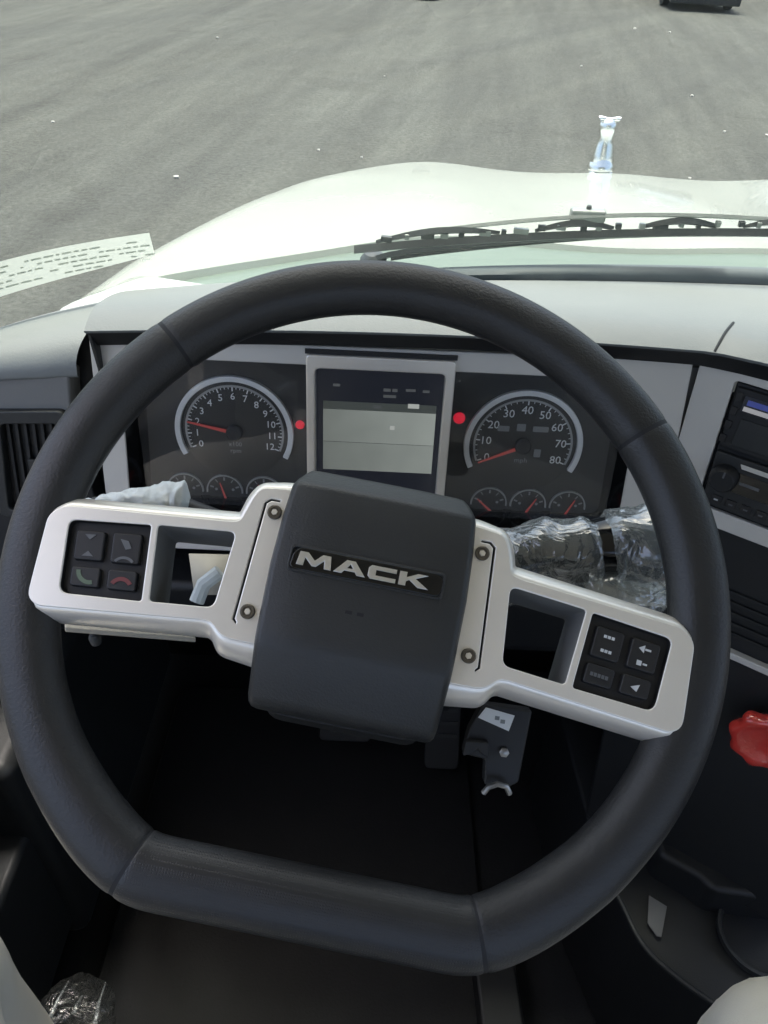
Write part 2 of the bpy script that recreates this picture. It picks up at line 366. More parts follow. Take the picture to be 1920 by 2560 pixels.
def stone_mesh(k):
    bm = bmesh.new(); bmesh.ops.create_icosphere(bm, subdivisions=1, radius=1)
    for v in bm.verts: v.co *= 0.75 + 0.5 * random.random()
    me = bpy.data.meshes.new('stone'); bm.to_mesh(me); bm.free(); me.materials.append(M['stone'])
    finish(me, 30); return me
SM = [stone_mesh(k) for k in range(4)]
stones = [(-4.03, 9.57), (-2.18, 7.78), (-0.9, 8.95), (-0.42, 8.75), (-0.3, 13.0), (4.75, 18.9), (5.4, 18.6), (4.2, 12.6), (4.05, 10.6), (4.55, 10.5), (3.05, 8.55), (1.6, 8.2), (2.9, 14.5), (-3.3, 15.5)]
for i, (x, y) in enumerate(stones):
    o = bpy.data.objects.new('stone', SM[i % 4]); COL.objects.link(o)
    s = random.uniform(0.012, 0.024) * (1 + y / 40); o.location = (x, y, s * 0.35); o.scale = (s, s, s * 0.7); o.rotation_euler = (0, 0, random.random() * 6)
    tag(o, 'small pale stone lying on the gravel lot', 'stone', 'pale stones scattered over the lot')

def car(loc, rz, paint, label):
    root = empty('parked_car', Matrix.Translation(loc) @ Matrix.Rotation(rz, 4, 'Z')); tag(root, label, 'car', 'cars parked across the lot')
    # front of the car faces -y
    prof = [(-2.2, .38, .80), (-2.25, .62, .84), (-2.15, .80, .84), (-1.1, .98, .86), (-.35, 1.42, .66), (.9, 1.46, .66), (1.75, 1.02, .82), (2.2, .95, .84), (2.25, .55, .84), (2.2, .36, .80)]
    rings = []
    for y, z, hw in prof:
        zb = .17
        rings.append([(-hw * .96, y, zb), (-hw, y, .5 if z > .5 else z * .9), (-hw, y, min(z, .86)), (-hw * (.98 if z < 1.1 else .82), y, z), (hw * (.98 if z < 1.1 else .82), y, z), (hw, y, min(z, .86)), (hw, y, .5 if z > .5 else z * .9), (hw * .96, y, zb)])
    obj('body', MB().loft(rings), paint, root, bevel=0.03)
    obj('bumper', MB().box((-.82, -2.31, .15), (.82, -2.14, .40)), 'black', root, bevel=0.03)
    for s in (-1, 1):
        obj('headlight', MB().box((s * .68 - .16, -2.285, .60), (s * .68 + .16, -2.18, .74)), 'lamp', root, bevel=0.02)
        for yy in (-1.35, 1.35):
            wl = MB().lathe([(.0, -.1), (.27, -.1), (.32, -.07), (.32, .07), (.27, .1), (0, .1)], 24)
            wl.xf(Matrix.Translation((s * .78, yy, .32)) @ Matrix.Rotation(math.pi / 2, 4, 'Y'))
            wh = obj('wheel', wl, 'tyre', root)
            hb = MB().lathe([(.0, -.02), (.18, -.02), (.19, .02), (0, .02)], 16)
            obj('rim', hb.xf(Matrix.Translation((s * .88, yy, .32)) @ Matrix.Rotation(math.pi / 2, 4, 'Y')), 'zinc', wh)
    obj('windscreen', MB().add([(-.72, -1.02, 1.02), (.72, -1.02, 1.02), (.58, -.40, 1.40), (-.58, -.40, 1.40)], [(0, 1, 2, 3)]), 'car_glass', root, solid=0.012)
    return root
car((7.25, 24.35, 0), R(-4), 'car_blue', 'dark blue parked car cut off by the top edge, facing the truck')
car((11.3, 25.6, 0), R(-4), 'car_grey', 'grey parked car in the top right corner beside the dark blue one')
ty = MB().lathe([(.17, .0), (.30, .0), (.34, .05), (.34, .17), (.30, .22), (.17, .22), (.155, .16), (.155, .05), (.17, .0)], 32)
ty.f = [f for f in ty.f if len(f) == 4]
tyr = empty('tyre', Matrix.Translation((.42, 22.15, 0))); tag(tyr, 'dark tyre lying on the lot at the top edge', 'tyre')
obj('tread', ty, 'tyre', tyr)
obj('rim', MB().lathe([(.0, .06), (.15, .06), (.157, .11), (.15, .15), (0, .13)], 24), 'zinc', tyr)

# ------------------------------------------------------------------ truck nose: hood, cowl, cab skin
XC = 0.57
def G(xi, h):
    yb = .60 + .31 * max(1 - xi * xi, 0) ** (1 / 3); zb = 2.037 - .03 * xi ** 4
    return Vector((XC + 1.03 * xi * (1 - .06 * h), yb - .40 * h * (1 - .25 * xi * xi), zb + .75 * h))
def base_y(x):
    xi = max(-1, min(1, (x - XC) / 1.03)); return .60 + .31 * max(1 - xi * xi, 0) ** (1 / 3)
def cowl_d(x):
    t = (x - XC) / .90; return .03 + .20 * max(0, 1 - t * t) ** .7
def hood_z(x, y):
    a = abs(x - XC)
    z = 1.985 - .176 * (y - 1.1) - .035 * max(0, y - 1.7) ** 2
    z += .020 * math.exp(-((a - .50) / .17) ** 2) - .012 * max(0, (a - .5) / .38) ** 2
    z += .010 * math.exp(-(a / .16) ** 2)
    rho = ((a / .955) ** 4 + (max(0, y - .8) / 1.56) ** 4) ** .25
    rear = max(0, min(1, (1.7 - y) / .7)); q0 = .84 + .09 * rear
    q = min(1, max(0, (rho - q0) / (1 - q0))); z -= (.13 - .08 * rear) * (1 - math.sqrt(max(0, 1 - q * q)))
    return z
hb = MB(); NX, NY = 96, 70
rows = []
for i in range(NX + 1):
    e = math.sin(math.pi / 2 * (-1 + 2 * i / NX)); x = XC + .954 * e
    yf = .8 + 1.559 * max(0, 1 - (abs(x - XC) / .955) ** 4) ** .25
    ys = min(base_y(x) + cowl_d(x), yf)
    rows.append([(x, ys + (yf - ys) * math.sin(math.pi / 2 * j / NY), 0) for j in range(NY + 1)])
vs = []
for r_ in rows:
    col = [(x, y, hood_z(x, y)) for x, y, _ in r_]
    x, y, z = col[-1]; dx = x - XC
    vs += [(col[0][0], col[0][1] - .006, col[0][2] - .014)] + col + [(x + .01 * dx, y + .02, z - .25), (x + .02 * dx, y + .04, z - .7)]
ncol = NY + 4
fs = [(i * ncol + j, (i + 1) * ncol + j, (i + 1) * ncol + j + 1, i * ncol + j + 1) for i in range(NX) for j in range(ncol - 1)]
hood = empty('truck_hood', Matrix.Translation((XC, 1.5, 1.2)))
tag(hood, 'white painted truck hood beyond the windshield', 'truck hood')
obj('hood_panel', hb.add(vs, fs), 'white_paint', hood, Matrix.Identity(4), smooth=60)
# cowl between hood and glass
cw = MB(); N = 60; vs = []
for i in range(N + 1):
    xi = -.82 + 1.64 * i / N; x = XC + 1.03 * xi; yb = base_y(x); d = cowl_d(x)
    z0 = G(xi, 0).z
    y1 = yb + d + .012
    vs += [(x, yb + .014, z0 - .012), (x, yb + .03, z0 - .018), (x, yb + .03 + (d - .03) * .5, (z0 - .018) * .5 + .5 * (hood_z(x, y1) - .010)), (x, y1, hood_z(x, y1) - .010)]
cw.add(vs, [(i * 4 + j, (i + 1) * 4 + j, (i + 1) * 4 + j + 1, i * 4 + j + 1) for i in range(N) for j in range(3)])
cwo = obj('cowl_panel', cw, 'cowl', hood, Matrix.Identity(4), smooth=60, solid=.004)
# ornament: plain chrome figure on a plinth (generic stand-in)
orn = empty('hood_ornament', Matrix.Translation((.535, 2.19, hood_z(.535, 2.19) - .002)) @ Matrix.Scale(.86, 4))
tag(orn, 'small chrome ornament standing upright on the front of the white hood', 'ornament')
obj('plinth', MB().prism(round_poly(rect(-.042, -.05, .042, .05), .02), 0, .018, round_poly(rect(-.034, -.042, .034, .042), .018)), 'chrome', orn, bevel=.003)
bd = MB()
for x0, y0, prof in [(0, 0, [(.030, .016), (.036, .035), (.033, .062), (.025, .09), (.021, .112), (.025, .128), (.027, .142), (.020, .156), (.004, .163)])]:
    rings = []
    for k, (r_, z) in enumerate(prof):
        rings.append([(r_ * math.cos(a) * (1 + .05 * math.sin(3 * a + k)), r_ * .85 * math.sin(a) - .012 + z * .10, z) for a in [2 * math.pi * q / 20 for q in range(20)]])
    bd.loft(rings)
obj('figure', bd, 'chrome', orn, smooth=70)
obj('crossbar', MB().tube([(-.030, .002, .158), (-.026, .002, .160), (0, .002, .156), (.026, .002, .160), (.030, .002, .158)], lambda t: .006 + .003 * abs(2 * t - 1), 12), 'chrome', orn, smooth=70)
obj('skirt', MB().lathe([(.040, .016), (.043, .024), (.036, .036), (.028, .052), (.024, .060)], 20, (0, -.008, 0)), 'chrome', orn, smooth=70)

# ------------------------------------------------------------------ windshield
ws = empty('windshield', Matrix.Translation((XC, .9, 2.03)))
tag(ws, 'large clear curved windshield with grey rubber seal', 'windshield')
pn = MB(); NXI, NH = 60, 16; vs = []
for i in range(NXI + 1):
    xi = math.sin(math.pi / 2 * .985 * (-1 + 2 * i / NXI))
    for j in range(NH + 1): vs.append(G(xi, j / NH))
pn.add(vs, [(i * (NH + 1) + j, (i + 1) * (NH + 1) + j, (i + 1) * (NH + 1) + j + 1, i * (NH + 1) + j + 1) for i in range(NXI) for j in range(NH)])
obj('pane', pn, 'windshield', ws, Matrix.Identity(4), smooth=180)
gk = MB(); rings = []
for i in range(NXI + 1):
    xi = math.sin(math.pi / 2 * .985 * (-1 + 2 * i / NXI)); b = G(xi, 0); t = max(0, 1 - (xi / .66) ** 2)
    hh = -.022 + .033 * t ** .4
    rings.append([b + Vector((0, -.014, -.02)), b + Vector((0, .012, -.02)), b + Vector((0, .011, hh * .7)), b + Vector((0, -.004, hh)), b + Vector((0, -.012, hh * .3))])
obj('seal', gk.loft(rings), 'rubber', ws, Matrix.Identity(4), smooth=60)
# white cab skin under the glass
def skin_part(x0, x1):
    cb = MB(); vs = []; n_ = 24
    for i in range(n_ + 1):
        xi = x0 + (x1 - x0) * i / n_; b = G(xi, 0); o_ = Vector((xi * .55, .6, 0)).normalized(); a_ = abs(xi); k = max(0, 1 - abs(a_ - .81) / .11)
        b = b - Vector((0, 0, .014 * max(0, min(1, (.80 - a_) / .08)) + .03 * max(0, min(1, (a_ - .90) / .04))))
        vs += [b + o_ * .006 + Vector((0, 0, -.004)), b + o_ * (.008 + .03 * k) + Vector((0, 0, -.004 + .006 * k)), b + o_ * (.012 + .06 * k) + Vector((0, 0, -.008)), b + o_ * (.014 + .075 * k) + Vector((0, 0, -.05)), b + o_ * .07 + Vector((0, 0, -.5))]
    return cb.add(vs, [(i * 5 + j, (i + 1) * 5 + j, (i + 1) * 5 + j + 1, i * 5 + j + 1) for i in range(n_) for j in range(4)])
cab = empty('truck_cab', Matrix.Translation((XC, 0, 1.2))); tag(cab, 'truck cab shell around the driver, pale headliner and dark door lining', 'truck cab')
for a_, b_ in ((-.985, -.70), (.70, .985)): obj('cowl_skin', skin_part(a_, b_), 'white_paint', cab, Matrix.Identity(4), smooth=60)

# printed strip stuck low on the glass at the left
st = empty('sticker', Matrix.Translation(G(-.87, .08))); tag(st, 'pale curved paper strip with faint print stuck low on the glass at left', 'sticker')
def on_glass(xi, h, off=-.003):
    p = G(xi, h); e = .004
    n_ = (G(xi + e, h) - G(xi - e, h)).cross(G(xi, h + e) - G(xi, h - e)).normalized()
    if n_.y < 0: n_ = -n_
    return p + n_ * off
sm_ = MB(); N = 40; vs = []
for i in range(N + 1):
    xi = -.975 + (.975 - .806) * i / N
    for h in (.052 + .020 * (i / N) ** 2, .104 + .004 * (i / N)): vs.append(on_glass(xi, h))
obj('paper', sm_.add(vs, [(i * 2, i * 2 + 2, i * 2 + 3, i * 2 + 1) for i in range(N)]), 'sticker', st, Matrix.Identity(4), smooth=180)
random.seed(3)
pr = MB()
for row in range(5):
    xi = -.972; h = .064 + row * .0078
    while xi < -.815:
        wd = random.uniform(.002, .010)
        if random.random() < .72:
            a = [on_glass(xi + wd * q, hh, -.0036) for q, hh in ((0, h), (1, h), (1, h + .0026), (0, h + .0026))]
            pr.add(a, [(0, 1, 2, 3)])
        xi += wd + .002
obj('print', pr, 'ink_pale', st, Matrix.Identity(4), smooth=0)['kind'] = 'stuff'

# ------------------------------------------------------------------ wiper
wp = empty('wiper', Matrix.Translation(on_glass(-.3, .05, .02))); tag(wp, 'black windshield wiper parked along the bottom of the glass', 'wiper')
def wpt(xi, h, o=.012): return on_glass(xi, h, o)
def wh(xi):   # height of blade along the glass
    t = (xi + .593) / .44; return .034 + .040 * math.sin(min(1, t / 1.35) * math.pi / 2)
P = [wpt(-.60 + .50 * k / 50, wh(-.60 + .50 * k / 50)) for k in range(51)]
def ribbon(P, wx, wz):
    rings = []
    for i, p in enumerate(P):
        t = (P[min(i + 1, len(P) - 1)] - P[max(i - 1, 0)]).normalized(); n_ = Vector((0, .45, .9)); s_ = t.cross(n_).normalized()
        a, b = (wx(i / (len(P) - 1)) if callable(wx) else wx), (wz(i / (len(P) - 1)) if callable(wz) else wz)
        rings.append([p + s_ * a + n_ * b, p - s_ * a + n_ * b, p - s_ * a - n_ * b, p + s_ * a - n_ * b])
    return MB().loft(rings)
obj('rubber_blade', ribbon(P, .0032, .0042), 'wiper', wp, Matrix.Identity(4))
up_ = Vector((0, -.03, .011))
obj('bridge', ribbon([wpt(-.53 + .43 * k / 30, wh(-.53 + .43 * k / 30) + .008 + .013 * math.sin(math.pi * k / 30), .022) for k in range(31)], .0042, .0018), 'wiper_grey', wp, Matrix.Identity(4))
for a, b in ((-.575, -.44), (-.40, -.315), (-.285, -.20), (-.17, -.09)):
    obj('claw_bar', ribbon([wpt(a + (b - a) * k / 14, wh(a + (b - a) * k / 14) + .003 + .011 * math.sin(math.pi * k / 14), .018) for k in range(15)], .0042, lambda t: .0014 + .0020 * math.sin(math.pi * t)), 'wiper', wp, Matrix.Identity(4))
random.seed(5)
for k in range(22):
    xi = -.568 + .0215 * k + .006 * random.random(); h = wh(xi)
    c = wpt(xi, h + .005 + .006 * random.random(), .016); s = .0018 + .004 * random.random() ** 2
    obj('claw', MB().box((-s * 1.5, -.003, -.0032), (s * 1.5, .003, .0032)).xf(Matrix.Translation(c) @ Matrix.Rotation(R(-4 + 8 * random.random()), 4, 'Y')), 'wiper_grey' if k % 2 else 'wiper', wp, Matrix.Identity(4), bevel=.001)
c = wpt(-.345, wh(-.345) + .020, .026)
obj('pivot', MB().box((-.020, -.007, -.008), (.020, .007, .006)).xf(Matrix.Translation(c)), 'wiper_grey', wp, Matrix.Identity(4), bevel=.003)
obj('pivot_pin', MB().lathe([(.003, -.008), (.003, .009), (.002, .010)], 10).xf(Matrix.Translation(c)), 'wiper', wp, Matrix.Identity(4))
obj('arm', ribbon([wpt(-.575 + .40 * k / 24, -.006 + .058 * (k / 24) ** .62, .026) for k in range(25)], lambda t: .006 - .002 * t, .003), 'wiper', wp, Matrix.Identity(4))
obj('arm_rod', ribbon([wpt(-.555 + .25 * k / 16, -.010 + .044 * (k / 16) ** .9, .030) for k in range(17)], .003, .003), 'wiper', wp, Matrix.Identity(4))
obj('spindle_cap', MB().lathe([(.016, -.02), (.016, .002), (.011, .008), (.001, .010)], 18).xf(Matrix.Translation(wpt(-.575, -.012, .030))), 'wiper', wp, Matrix.Identity(4))

# ------------------------------------------------------------------ cab shell (shade, light through windows)
I4 = Matrix.Identity(4)
obj('roof', MB().box((-.55, -.95, 2.79), (1.69, .50, 2.83)), 'headliner', cab, I4)
obj('windshield_header', MB().box((-.50, .42, 2.745), (1.64, .53, 2.80)), 'headliner', cab, I4)
obj('added_visor', MB().add([(-.52, .52, 2.80), (1.66, .52, 2.80), (1.60, .78, 2.735), (-.46, .78, 2.735)], [(0, 1, 2, 3)]), 'white_paint', cab, I4, solid=.012)  # unseen visor added to keep the sun off wheel and floor
obj('rear_wall', MB().box((-.55, -.99, 1.15), (1.69, -.95, 1.95)).box((-.55, -.99, 1.95), (-.4, -.95, 2.80)).box((1.54, -.99, 1.95), (1.69, -.95, 2.80)).box((-.4, -.99, 2.72), (1.54, -.95, 2.80)), 'headliner', cab, I4)
obj('floor', MB().box((-.50, -.95, 1.10), (1.64, 1.05, 1.15)), 'mat', cab, I4)
obj('firewall', MB().add([(-.47, 1.02, 1.14), (1.61, 1.02, 1.14), (1.61, .84, 1.60), (-.47, .84, 1.60), (-.36, .75, 1.96), (1.50, .75, 1.96)], [(0, 1, 2, 3), (3, 2, 5, 4)]), 'black', cab, I4, solid=.02)
for s in (-1, 1):
    x0 = XC + s * 1.045
    ld = MB().box((min(x0, x0 + s * .04), -.95, 1.12), (max(x0, x0 + s * .04), .66, 1.80))
    obj('door_lining', ld, 'grey_int', cab, I4, bevel=.01)
    obj('door_pillar', MB().box((min(x0, x0 + s * .04), -.95, 1.8005), (max(x0, x0 + s * .04), -.55, 2.80)), 'headliner', cab, I4)
    obj('door_header', MB().box((min(x0, x0 + s * .04), -.55, 2.75), (max(x0, x0 + s * .04), .38, 2.80)), 'headliner', cab, I4)
    xi = .985 * s
    pp = [G(xi, h) + Vector((s * .01, -.025, 0)) for h in (-.02, .25, .5, .75, 1.0)]
    obj('windshield_pillar', MB().tube(pp, .028, 12), 'grey_int', cab, I4)
# door lining detail on the driver side: armrest and pocket
obj('armrest', MB().prism(round_poly([(-.3, 1.70), (.42, 1.74), (.46, 1.69), (.40, 1.63), (-.3, 1.62)], .02), -.475, -.405).xf(Matrix(((0, 0, 1, 0), (1, 0, 0, 0), (0, 1, 0, 0), (0, 0, 0, 1)))), 'charcoal', cab, I4, bevel=.008)
obj('door_pocket', MB().prism(round_poly([(-.3, 1.20), (.55, 1.20), (.60, 1.42), (.50, 1.46), (-.3, 1.44)], .03), -.475, -.425).xf(Matrix(((0, 0, 1, 0), (1, 0, 0, 0), (0, 1, 0, 0), (0, 0, 0, 1)))), 'charcoal', cab, I4, bevel=.01)
obj('kick_panel', MB().box((-.474, .46, 1.16), (-.41, .99, 1.60)), 'charcoal', cab, I4, bevel=.02, seg=3)

# ------------------------------------------------------------------ dashboard
lean = R(10)
O = Vector((-.00621, .63136, 1.98564))
nC = Vector((0, -math.cos(lean), math.sin(lean))); uC = Vector((0, math.sin(lean), math.cos(lean)))
FC = frame(O, (1, 0, 0), uC, nC)
P0 = Vector((.28488, .64413, 2.05803))
dP = Vector((.84805, -.52992, 0)); uP = Vector((.09202, .14726, .98481)); nP = Vector((-.52187, -.83516, .17365))
FP = frame(P0, dP, uP, nP)
db = empty('dashboard', Matrix.Translation((.3, .75, 1.9))); tag(db, 'pale grey truck dashboard with silver trim around the gauges', 'dashboard')

def brow(x):      # front edge of the hooded top: straight over the gauges, swinging back to the driver at the right
    zb = lambda q: 2.085 + .0165 * q - .1035 * q * q      # slightly arched
    if x <= .285: return Vector((x, .622, zb(x)))
    s_ = (x - .285) / dP.x; return Vector((x, .622 + .004 * min(1, s_ / .04) - .53 * s_ * .93, zb(.285) + .002 * min(1, s_ / .08)))
def top_pt(x, t):
    f_ = brow(x); yb = base_y(x) - .016 + (.022 * max(0, min(1, (-.02 - x) / .1))); y0, z0 = f_.y, f_.z
    if t <= .12: k = t / .12; return Vector((x, y0 + .034 * k, z0 + .0075 * math.sin(k * math.pi / 2)))
    k = (t - .12) / .88; y = y0 + .034 + (yb - y0 - .034) * k
    zc = G((x - XC) / 1.03, 0).z - .004
    za = z0 + .0075
    return Vector((x, y, za + (zc - za) * (k ** 1.15) + .006 * math.sin(math.pi * k)))
def top_sheet(x0, x1, n, mfun, nt_=26, lip=True):
    mb = MB(); vs = []
    for i in range(n + 1):
        x = x0 + (x1 - x0) * i / n
        col = [mfun(x, (j / nt_) ** 1.3) for j in range(nt_ + 1)]
        if lip: col = [col[0] + Vector((0, .003, -.004)), col[0] + Vector((0, .0005, -.0015))] + col
        vs += col
    nc = len(vs) // (n + 1)
    mb.add(vs, [(i * nc + j, (i + 1) * nc + j, (i + 1) * nc + j + 1, i * nc + j + 1) for i in range(n) for j in range(nc - 1)])
    return mb
obj('dash_top', top_sheet(-.276, .72, 70, top_pt), 'dash', db, I4, smooth=50)
obj('top_joint', MB().tube([top_pt(.286 + .030 * k / 8, .22 * k / 8) + Vector((0, 0, .0002)) for k in range(9)], .0014, 6), 'black', db, I4)
def end_pt(x, t):   # outer end by the door, rolling down to the left
    e = (-.276 - x) / .17
    x += -.022 * max(0, 1 - t * 2.2) * max(0, 1 - e * 3)
    f_ = Vector((x, .637 - .012 * e, 2.018 - .012 * e * e)); yb = base_y(x) + .006
    zc = G(max(-.985, (x - XC) / 1.03), 0).z - .003
    y = f_.y + (yb - f_.y) * t
    return Vector((x, y, f_.z + (zc - f_.z) * t + (.034 - .016 * e) * math.sin(math.pi * t ** .55) ** .9))
obj('outer_top', top_sheet(-.2775, -.452, 30, end_pt), 'dash', db, I4, smooth=50)
# side wall of the gauge hood at the left
sw = MB(); ring = [top_pt(-.276, (j / 20)) for j in range(21)]
poly = [(p.y, p.z) for p in ring] + [(ring[-1].y, 1.96), (.640, 1.80), (.628, 1.80)]
sw.prism([(y_ + (.004 if z_ > 2 else .03), z_ - (.002 if z_ > 2 else 0)) for y_, z_ in poly], -.2750, -.2725).xf(Matrix(((0, 0, 1, 0), (1, 0, 0, 0), (0, 1, 0, 0), (0, 0, 0, 1))))
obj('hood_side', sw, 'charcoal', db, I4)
# black strip under the brow
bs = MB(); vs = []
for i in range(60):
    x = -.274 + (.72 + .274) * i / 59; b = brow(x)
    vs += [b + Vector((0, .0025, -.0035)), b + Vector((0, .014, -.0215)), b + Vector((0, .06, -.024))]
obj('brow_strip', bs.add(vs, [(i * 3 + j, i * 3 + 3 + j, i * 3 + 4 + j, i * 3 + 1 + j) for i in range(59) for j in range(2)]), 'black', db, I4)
# silver surround with the opening for the gauges
outer = round_poly([(-.276, .0715), (.2868, .0745), (.2965, -.115), (.295, -.16), (-.285, -.16), (-.2835, -.09)], [.004, .004, .02, .01, .01, .02])
inner = round_poly([(-.252, .0535), (.2465, .0535), (.2475, -.03), (.2505, -.115), (-.2595, -.115), (-.2545, -.03)], [.02, .02, .02, .012, .012, .02])
tr = plate([outer, inner], .006, .0012); obj('surround', tr, 'silver_dash', db, FC, smooth=40)
def offset_ring(lp, k, z, c=(0, -.03)): return [(c[0] + (x - c[0]) * k, c[1] + (y - c[1]) * k, z) for x, y in lp]
obj('opening_wall', MB().loft([offset_ring(inner, 1.0, -.001), offset_ring(inner, .985, -.012), offset_ring(inner, .95, -.034)], (False, False)), 'black_gloss', db, FC, smooth=40)
# outer end: face and dark lower panel, vent
obj('end_face', MB().prism([(-.445, .024), (-.3005, .0335), (-.3050, -.006), (-.455, -.012)], -.03, .0), 'dash_side', db, FC, bevel=.003)
obj('end_panel', MB().prism([(-.455, -.0125), (-.3055, -.0065), (-.2865, -.24), (-.46, -.24)], -.03, -.004), 'black', db, FC, bevel=.002)
vent = obj('air_vent', plate([round_poly([(-.384, -.006), (-.3085, -.002), (-.3155, -.122), (-.396, -.126)], .008), round_poly([(-.374, -.019), (-.3165, -.016), (-.3225, -.113), (-.385, -.117)], .006)], .012, .0015).xf(Matrix.Translation((0, 0, .008))), 'charcoal', db, FC)
for k in range(7):
    x = -.370 + .0085 * k
    obj('slat', MB().prism([(x - .0012, -.018), (x + .0016, -.018), (x - .005, -.115), (x - .0078, -.115)], -.006, .001), 'black', vent, FC, smooth=0)
obj('vent_lever', MB().box((-.356, -.075, .0012), (-.342, -.058, .005)), 'charcoal', vent, FC, bevel=.001)
obj('gap_back', MB().prism([(-.33, .06), (-.268, .07), (-.27, -.24), (-.33, -.24)], -.05, -.034), 'black', db, FC)
obj('seam_back', MB().prism([(.262, .066), (.312, .066), (.318, -.158), (.268, -.158)], -.022, -.0085), 'dash_side', db, FC)
# knee bolster under the gauges
kb = MB().prism([(.600, 1.775), (.655, 1.77), (.86, 1.62), (.86, 1.58), (.68, 1.60), (.61, 1.68)], -.46, .34)
obj('knee_panel', kb.xf(Matrix(((0, 0, 1, 0), (1, 0, 0, 0), (0, 1, 0, 0), (0, 0, 0, 1)))), 'black', db, I4, bevel=.012, seg=3)
# centre panel turned to the driver
sl = [(.036, -.0055), (.24, -.0055), (.24, -.1335), (.0445, -.1335)]
cp = plate([round_poly([(.0010, .011), (.30, .011), (.30, -.1515), (.0125, -.1515)], .002), round_poly(sl, .004)], .006, .001)
obj('centre_trim', cp, 'silver_dash', db, FP, smooth=40)
obj('centre_strip_upper', MB().prism([(.012, -.1525), (.30, -.1525), (.30, -.156), (.012, -.156)], -.02, -.002), 'black', db, FP)
lower = obj('centre_lower_panel', MB().prism([(.010, -.1565), (.30, -.1565), (.31, -.62), (.06, -.62), (.02, -.30)], -.05, -.012), 'black', db, FP, bevel=.004)
for k in range(5):
    y = -.218 - .0115 * k
    obj('rib', MB().prism(rect(.075, y - .0022, .30, y + .0022), -.0118, -.008), 'black', lower, FP, bevel=.0008)
obj('trim_strip', MB().prism([(.04, -.2815), (.31, -.2815), (.31, -.2895), (.042, -.2895)], -.0118, -.002), 'silver_dash', db, FP, bevel=.0015)
obj('top_sensor', MB().lathe([(.013, -.004), (.013, .004), (.009, .009), (.001, .011)], 18).xf(Matrix.Translation(top_pt(.372, .33) + Vector((0, 0, .002)))), 'rubber', db, I4)

# ------------------------------------------------------------------ radio
ra = empty('radio', FP @ Matrix.Translation((.14, -.07, 0))); tag(ra, 'black double radio unit in the silver centre panel at the right edge', 'radio')
obj('case', MB().prism([(.0375, -.007), (.238, -.007), (.238, -.132), (.046, -.132)], -.03, -.004), 'black', ra, FP, bevel=.002)
obj('upper_face', MB().prism(round_poly([(.040, -.010), (.236, -.010), (.236, -.069), (.0435, -.069)], .003), -.0038, .001), 'black', ra, FP, bevel=.0012)
obj('lower_face', MB().prism(round_poly([(.0437, -.0735), (.236, -.0735), (.236, -.129), (.0485, -.129)], .003), -.0038, .003), 'charcoal', ra, FP, bevel=.0012)
dsp = obj('display', MB().prism(rect(.0495, -.0305, .15, -.0155), .0012, .0022), 'lcd_dark', ra, FP)
obj('blue_line', MB().prism(rect(.053, -.0235, .15, -.0185), .0024, .0028), 'lcd_blue', dsp, FP)
obj('pale_line', MB().prism(rect(.0515, -.0295, .15, -.0252), .0024, .0028), 'lcd_pale', dsp, FP)
obj('door_flap', MB().prism(round_poly(rect(.053, -.064, .23, -.037), .002), .0012, .0026), 'charcoal', ra, FP, bevel=.0008)
for y in (-.018, -.032, -.046, -.060):
    obj('key', MB().prism(round_poly(rect(.0415, y - .004, .0475, y + .004), .001), .0012, .003), 'button', ra, FP, bevel=.0006)
obj('slot_bar', MB().prism([(.068, -.0782), (.18, -.0782), (.18, -.0828), (.0705, -.0828)], .0032, .0045), 'silver_dash', ra, FP, bevel=.0008)
obj('disc_slot', MB().prism(rect(.070, -.108, .23, -.0875), .0032, .0036), 'black_gloss', ra, FP)
kn = obj('knob', MB().lathe([(.0135, 0), (.0135, .004), (.0115, .012), (.010, .0135), (.001, .0135)], 24).xf(Matrix.Translation((.0592, -.096, .0035))), 'black', ra, FP)
obj('knob_mark', MB().box((-.0008, .004, 0), (.0008, .010, .0006)).xf(Matrix.Translation((.0592, -.096, .0171))), 'icon_grey', kn, FP)
for k in range(6):
    x = .060 + .014 * k
    obj('key', MB().prism(round_poly(rect(x - .005, -.1245, x + .005, -.116), .0015), .0032, .0048), 'button', ra, FP, bevel=.0006)
    obj('key_mark', MB().prism(rect(x - .002, -.1212, x + .002, -.1196), .0049, .0052), 'icon_grey' if k else 'icon_white', ra, FP, smooth=0)
obj('scuff_label', MB().prism(rect(.0735, -.0985, .092, -.0955), .0037, .004), 'icon_grey', ra, FP, smooth=0)

# parking brake knob
pk = FP @ Matrix.Translation((.193, -.348, -.012))
pb = obj('brake_knob', MB().lathe([(.011, 0), (.011, .03)], 16), 'dark_metal', db, pk)
pb['label'] = 'red eight-sided parking brake knob low on the right panel'
rg = []
for r_, z, sc_ in ((.015, .020, 0), (.027, .024, .05), (.0315, .030, .07), (.0325, .036, .075), (.0305, .042, .06), (.0265, .0445, .03), (.021, .0435, 0), (.017, .041, 0), (.002, .0405, 0)):
    rg.append([(r_ * (1 + sc_ * math.cos(8 * a)) * math.cos(a), r_ * (1 + sc_ * math.cos(8 * a)) * math.sin(a), z) for a in [2 * math.pi * q / 64 for q in range(64)]])
obj('button', MB().loft(rg), 'red', pb, pk, smooth=60)

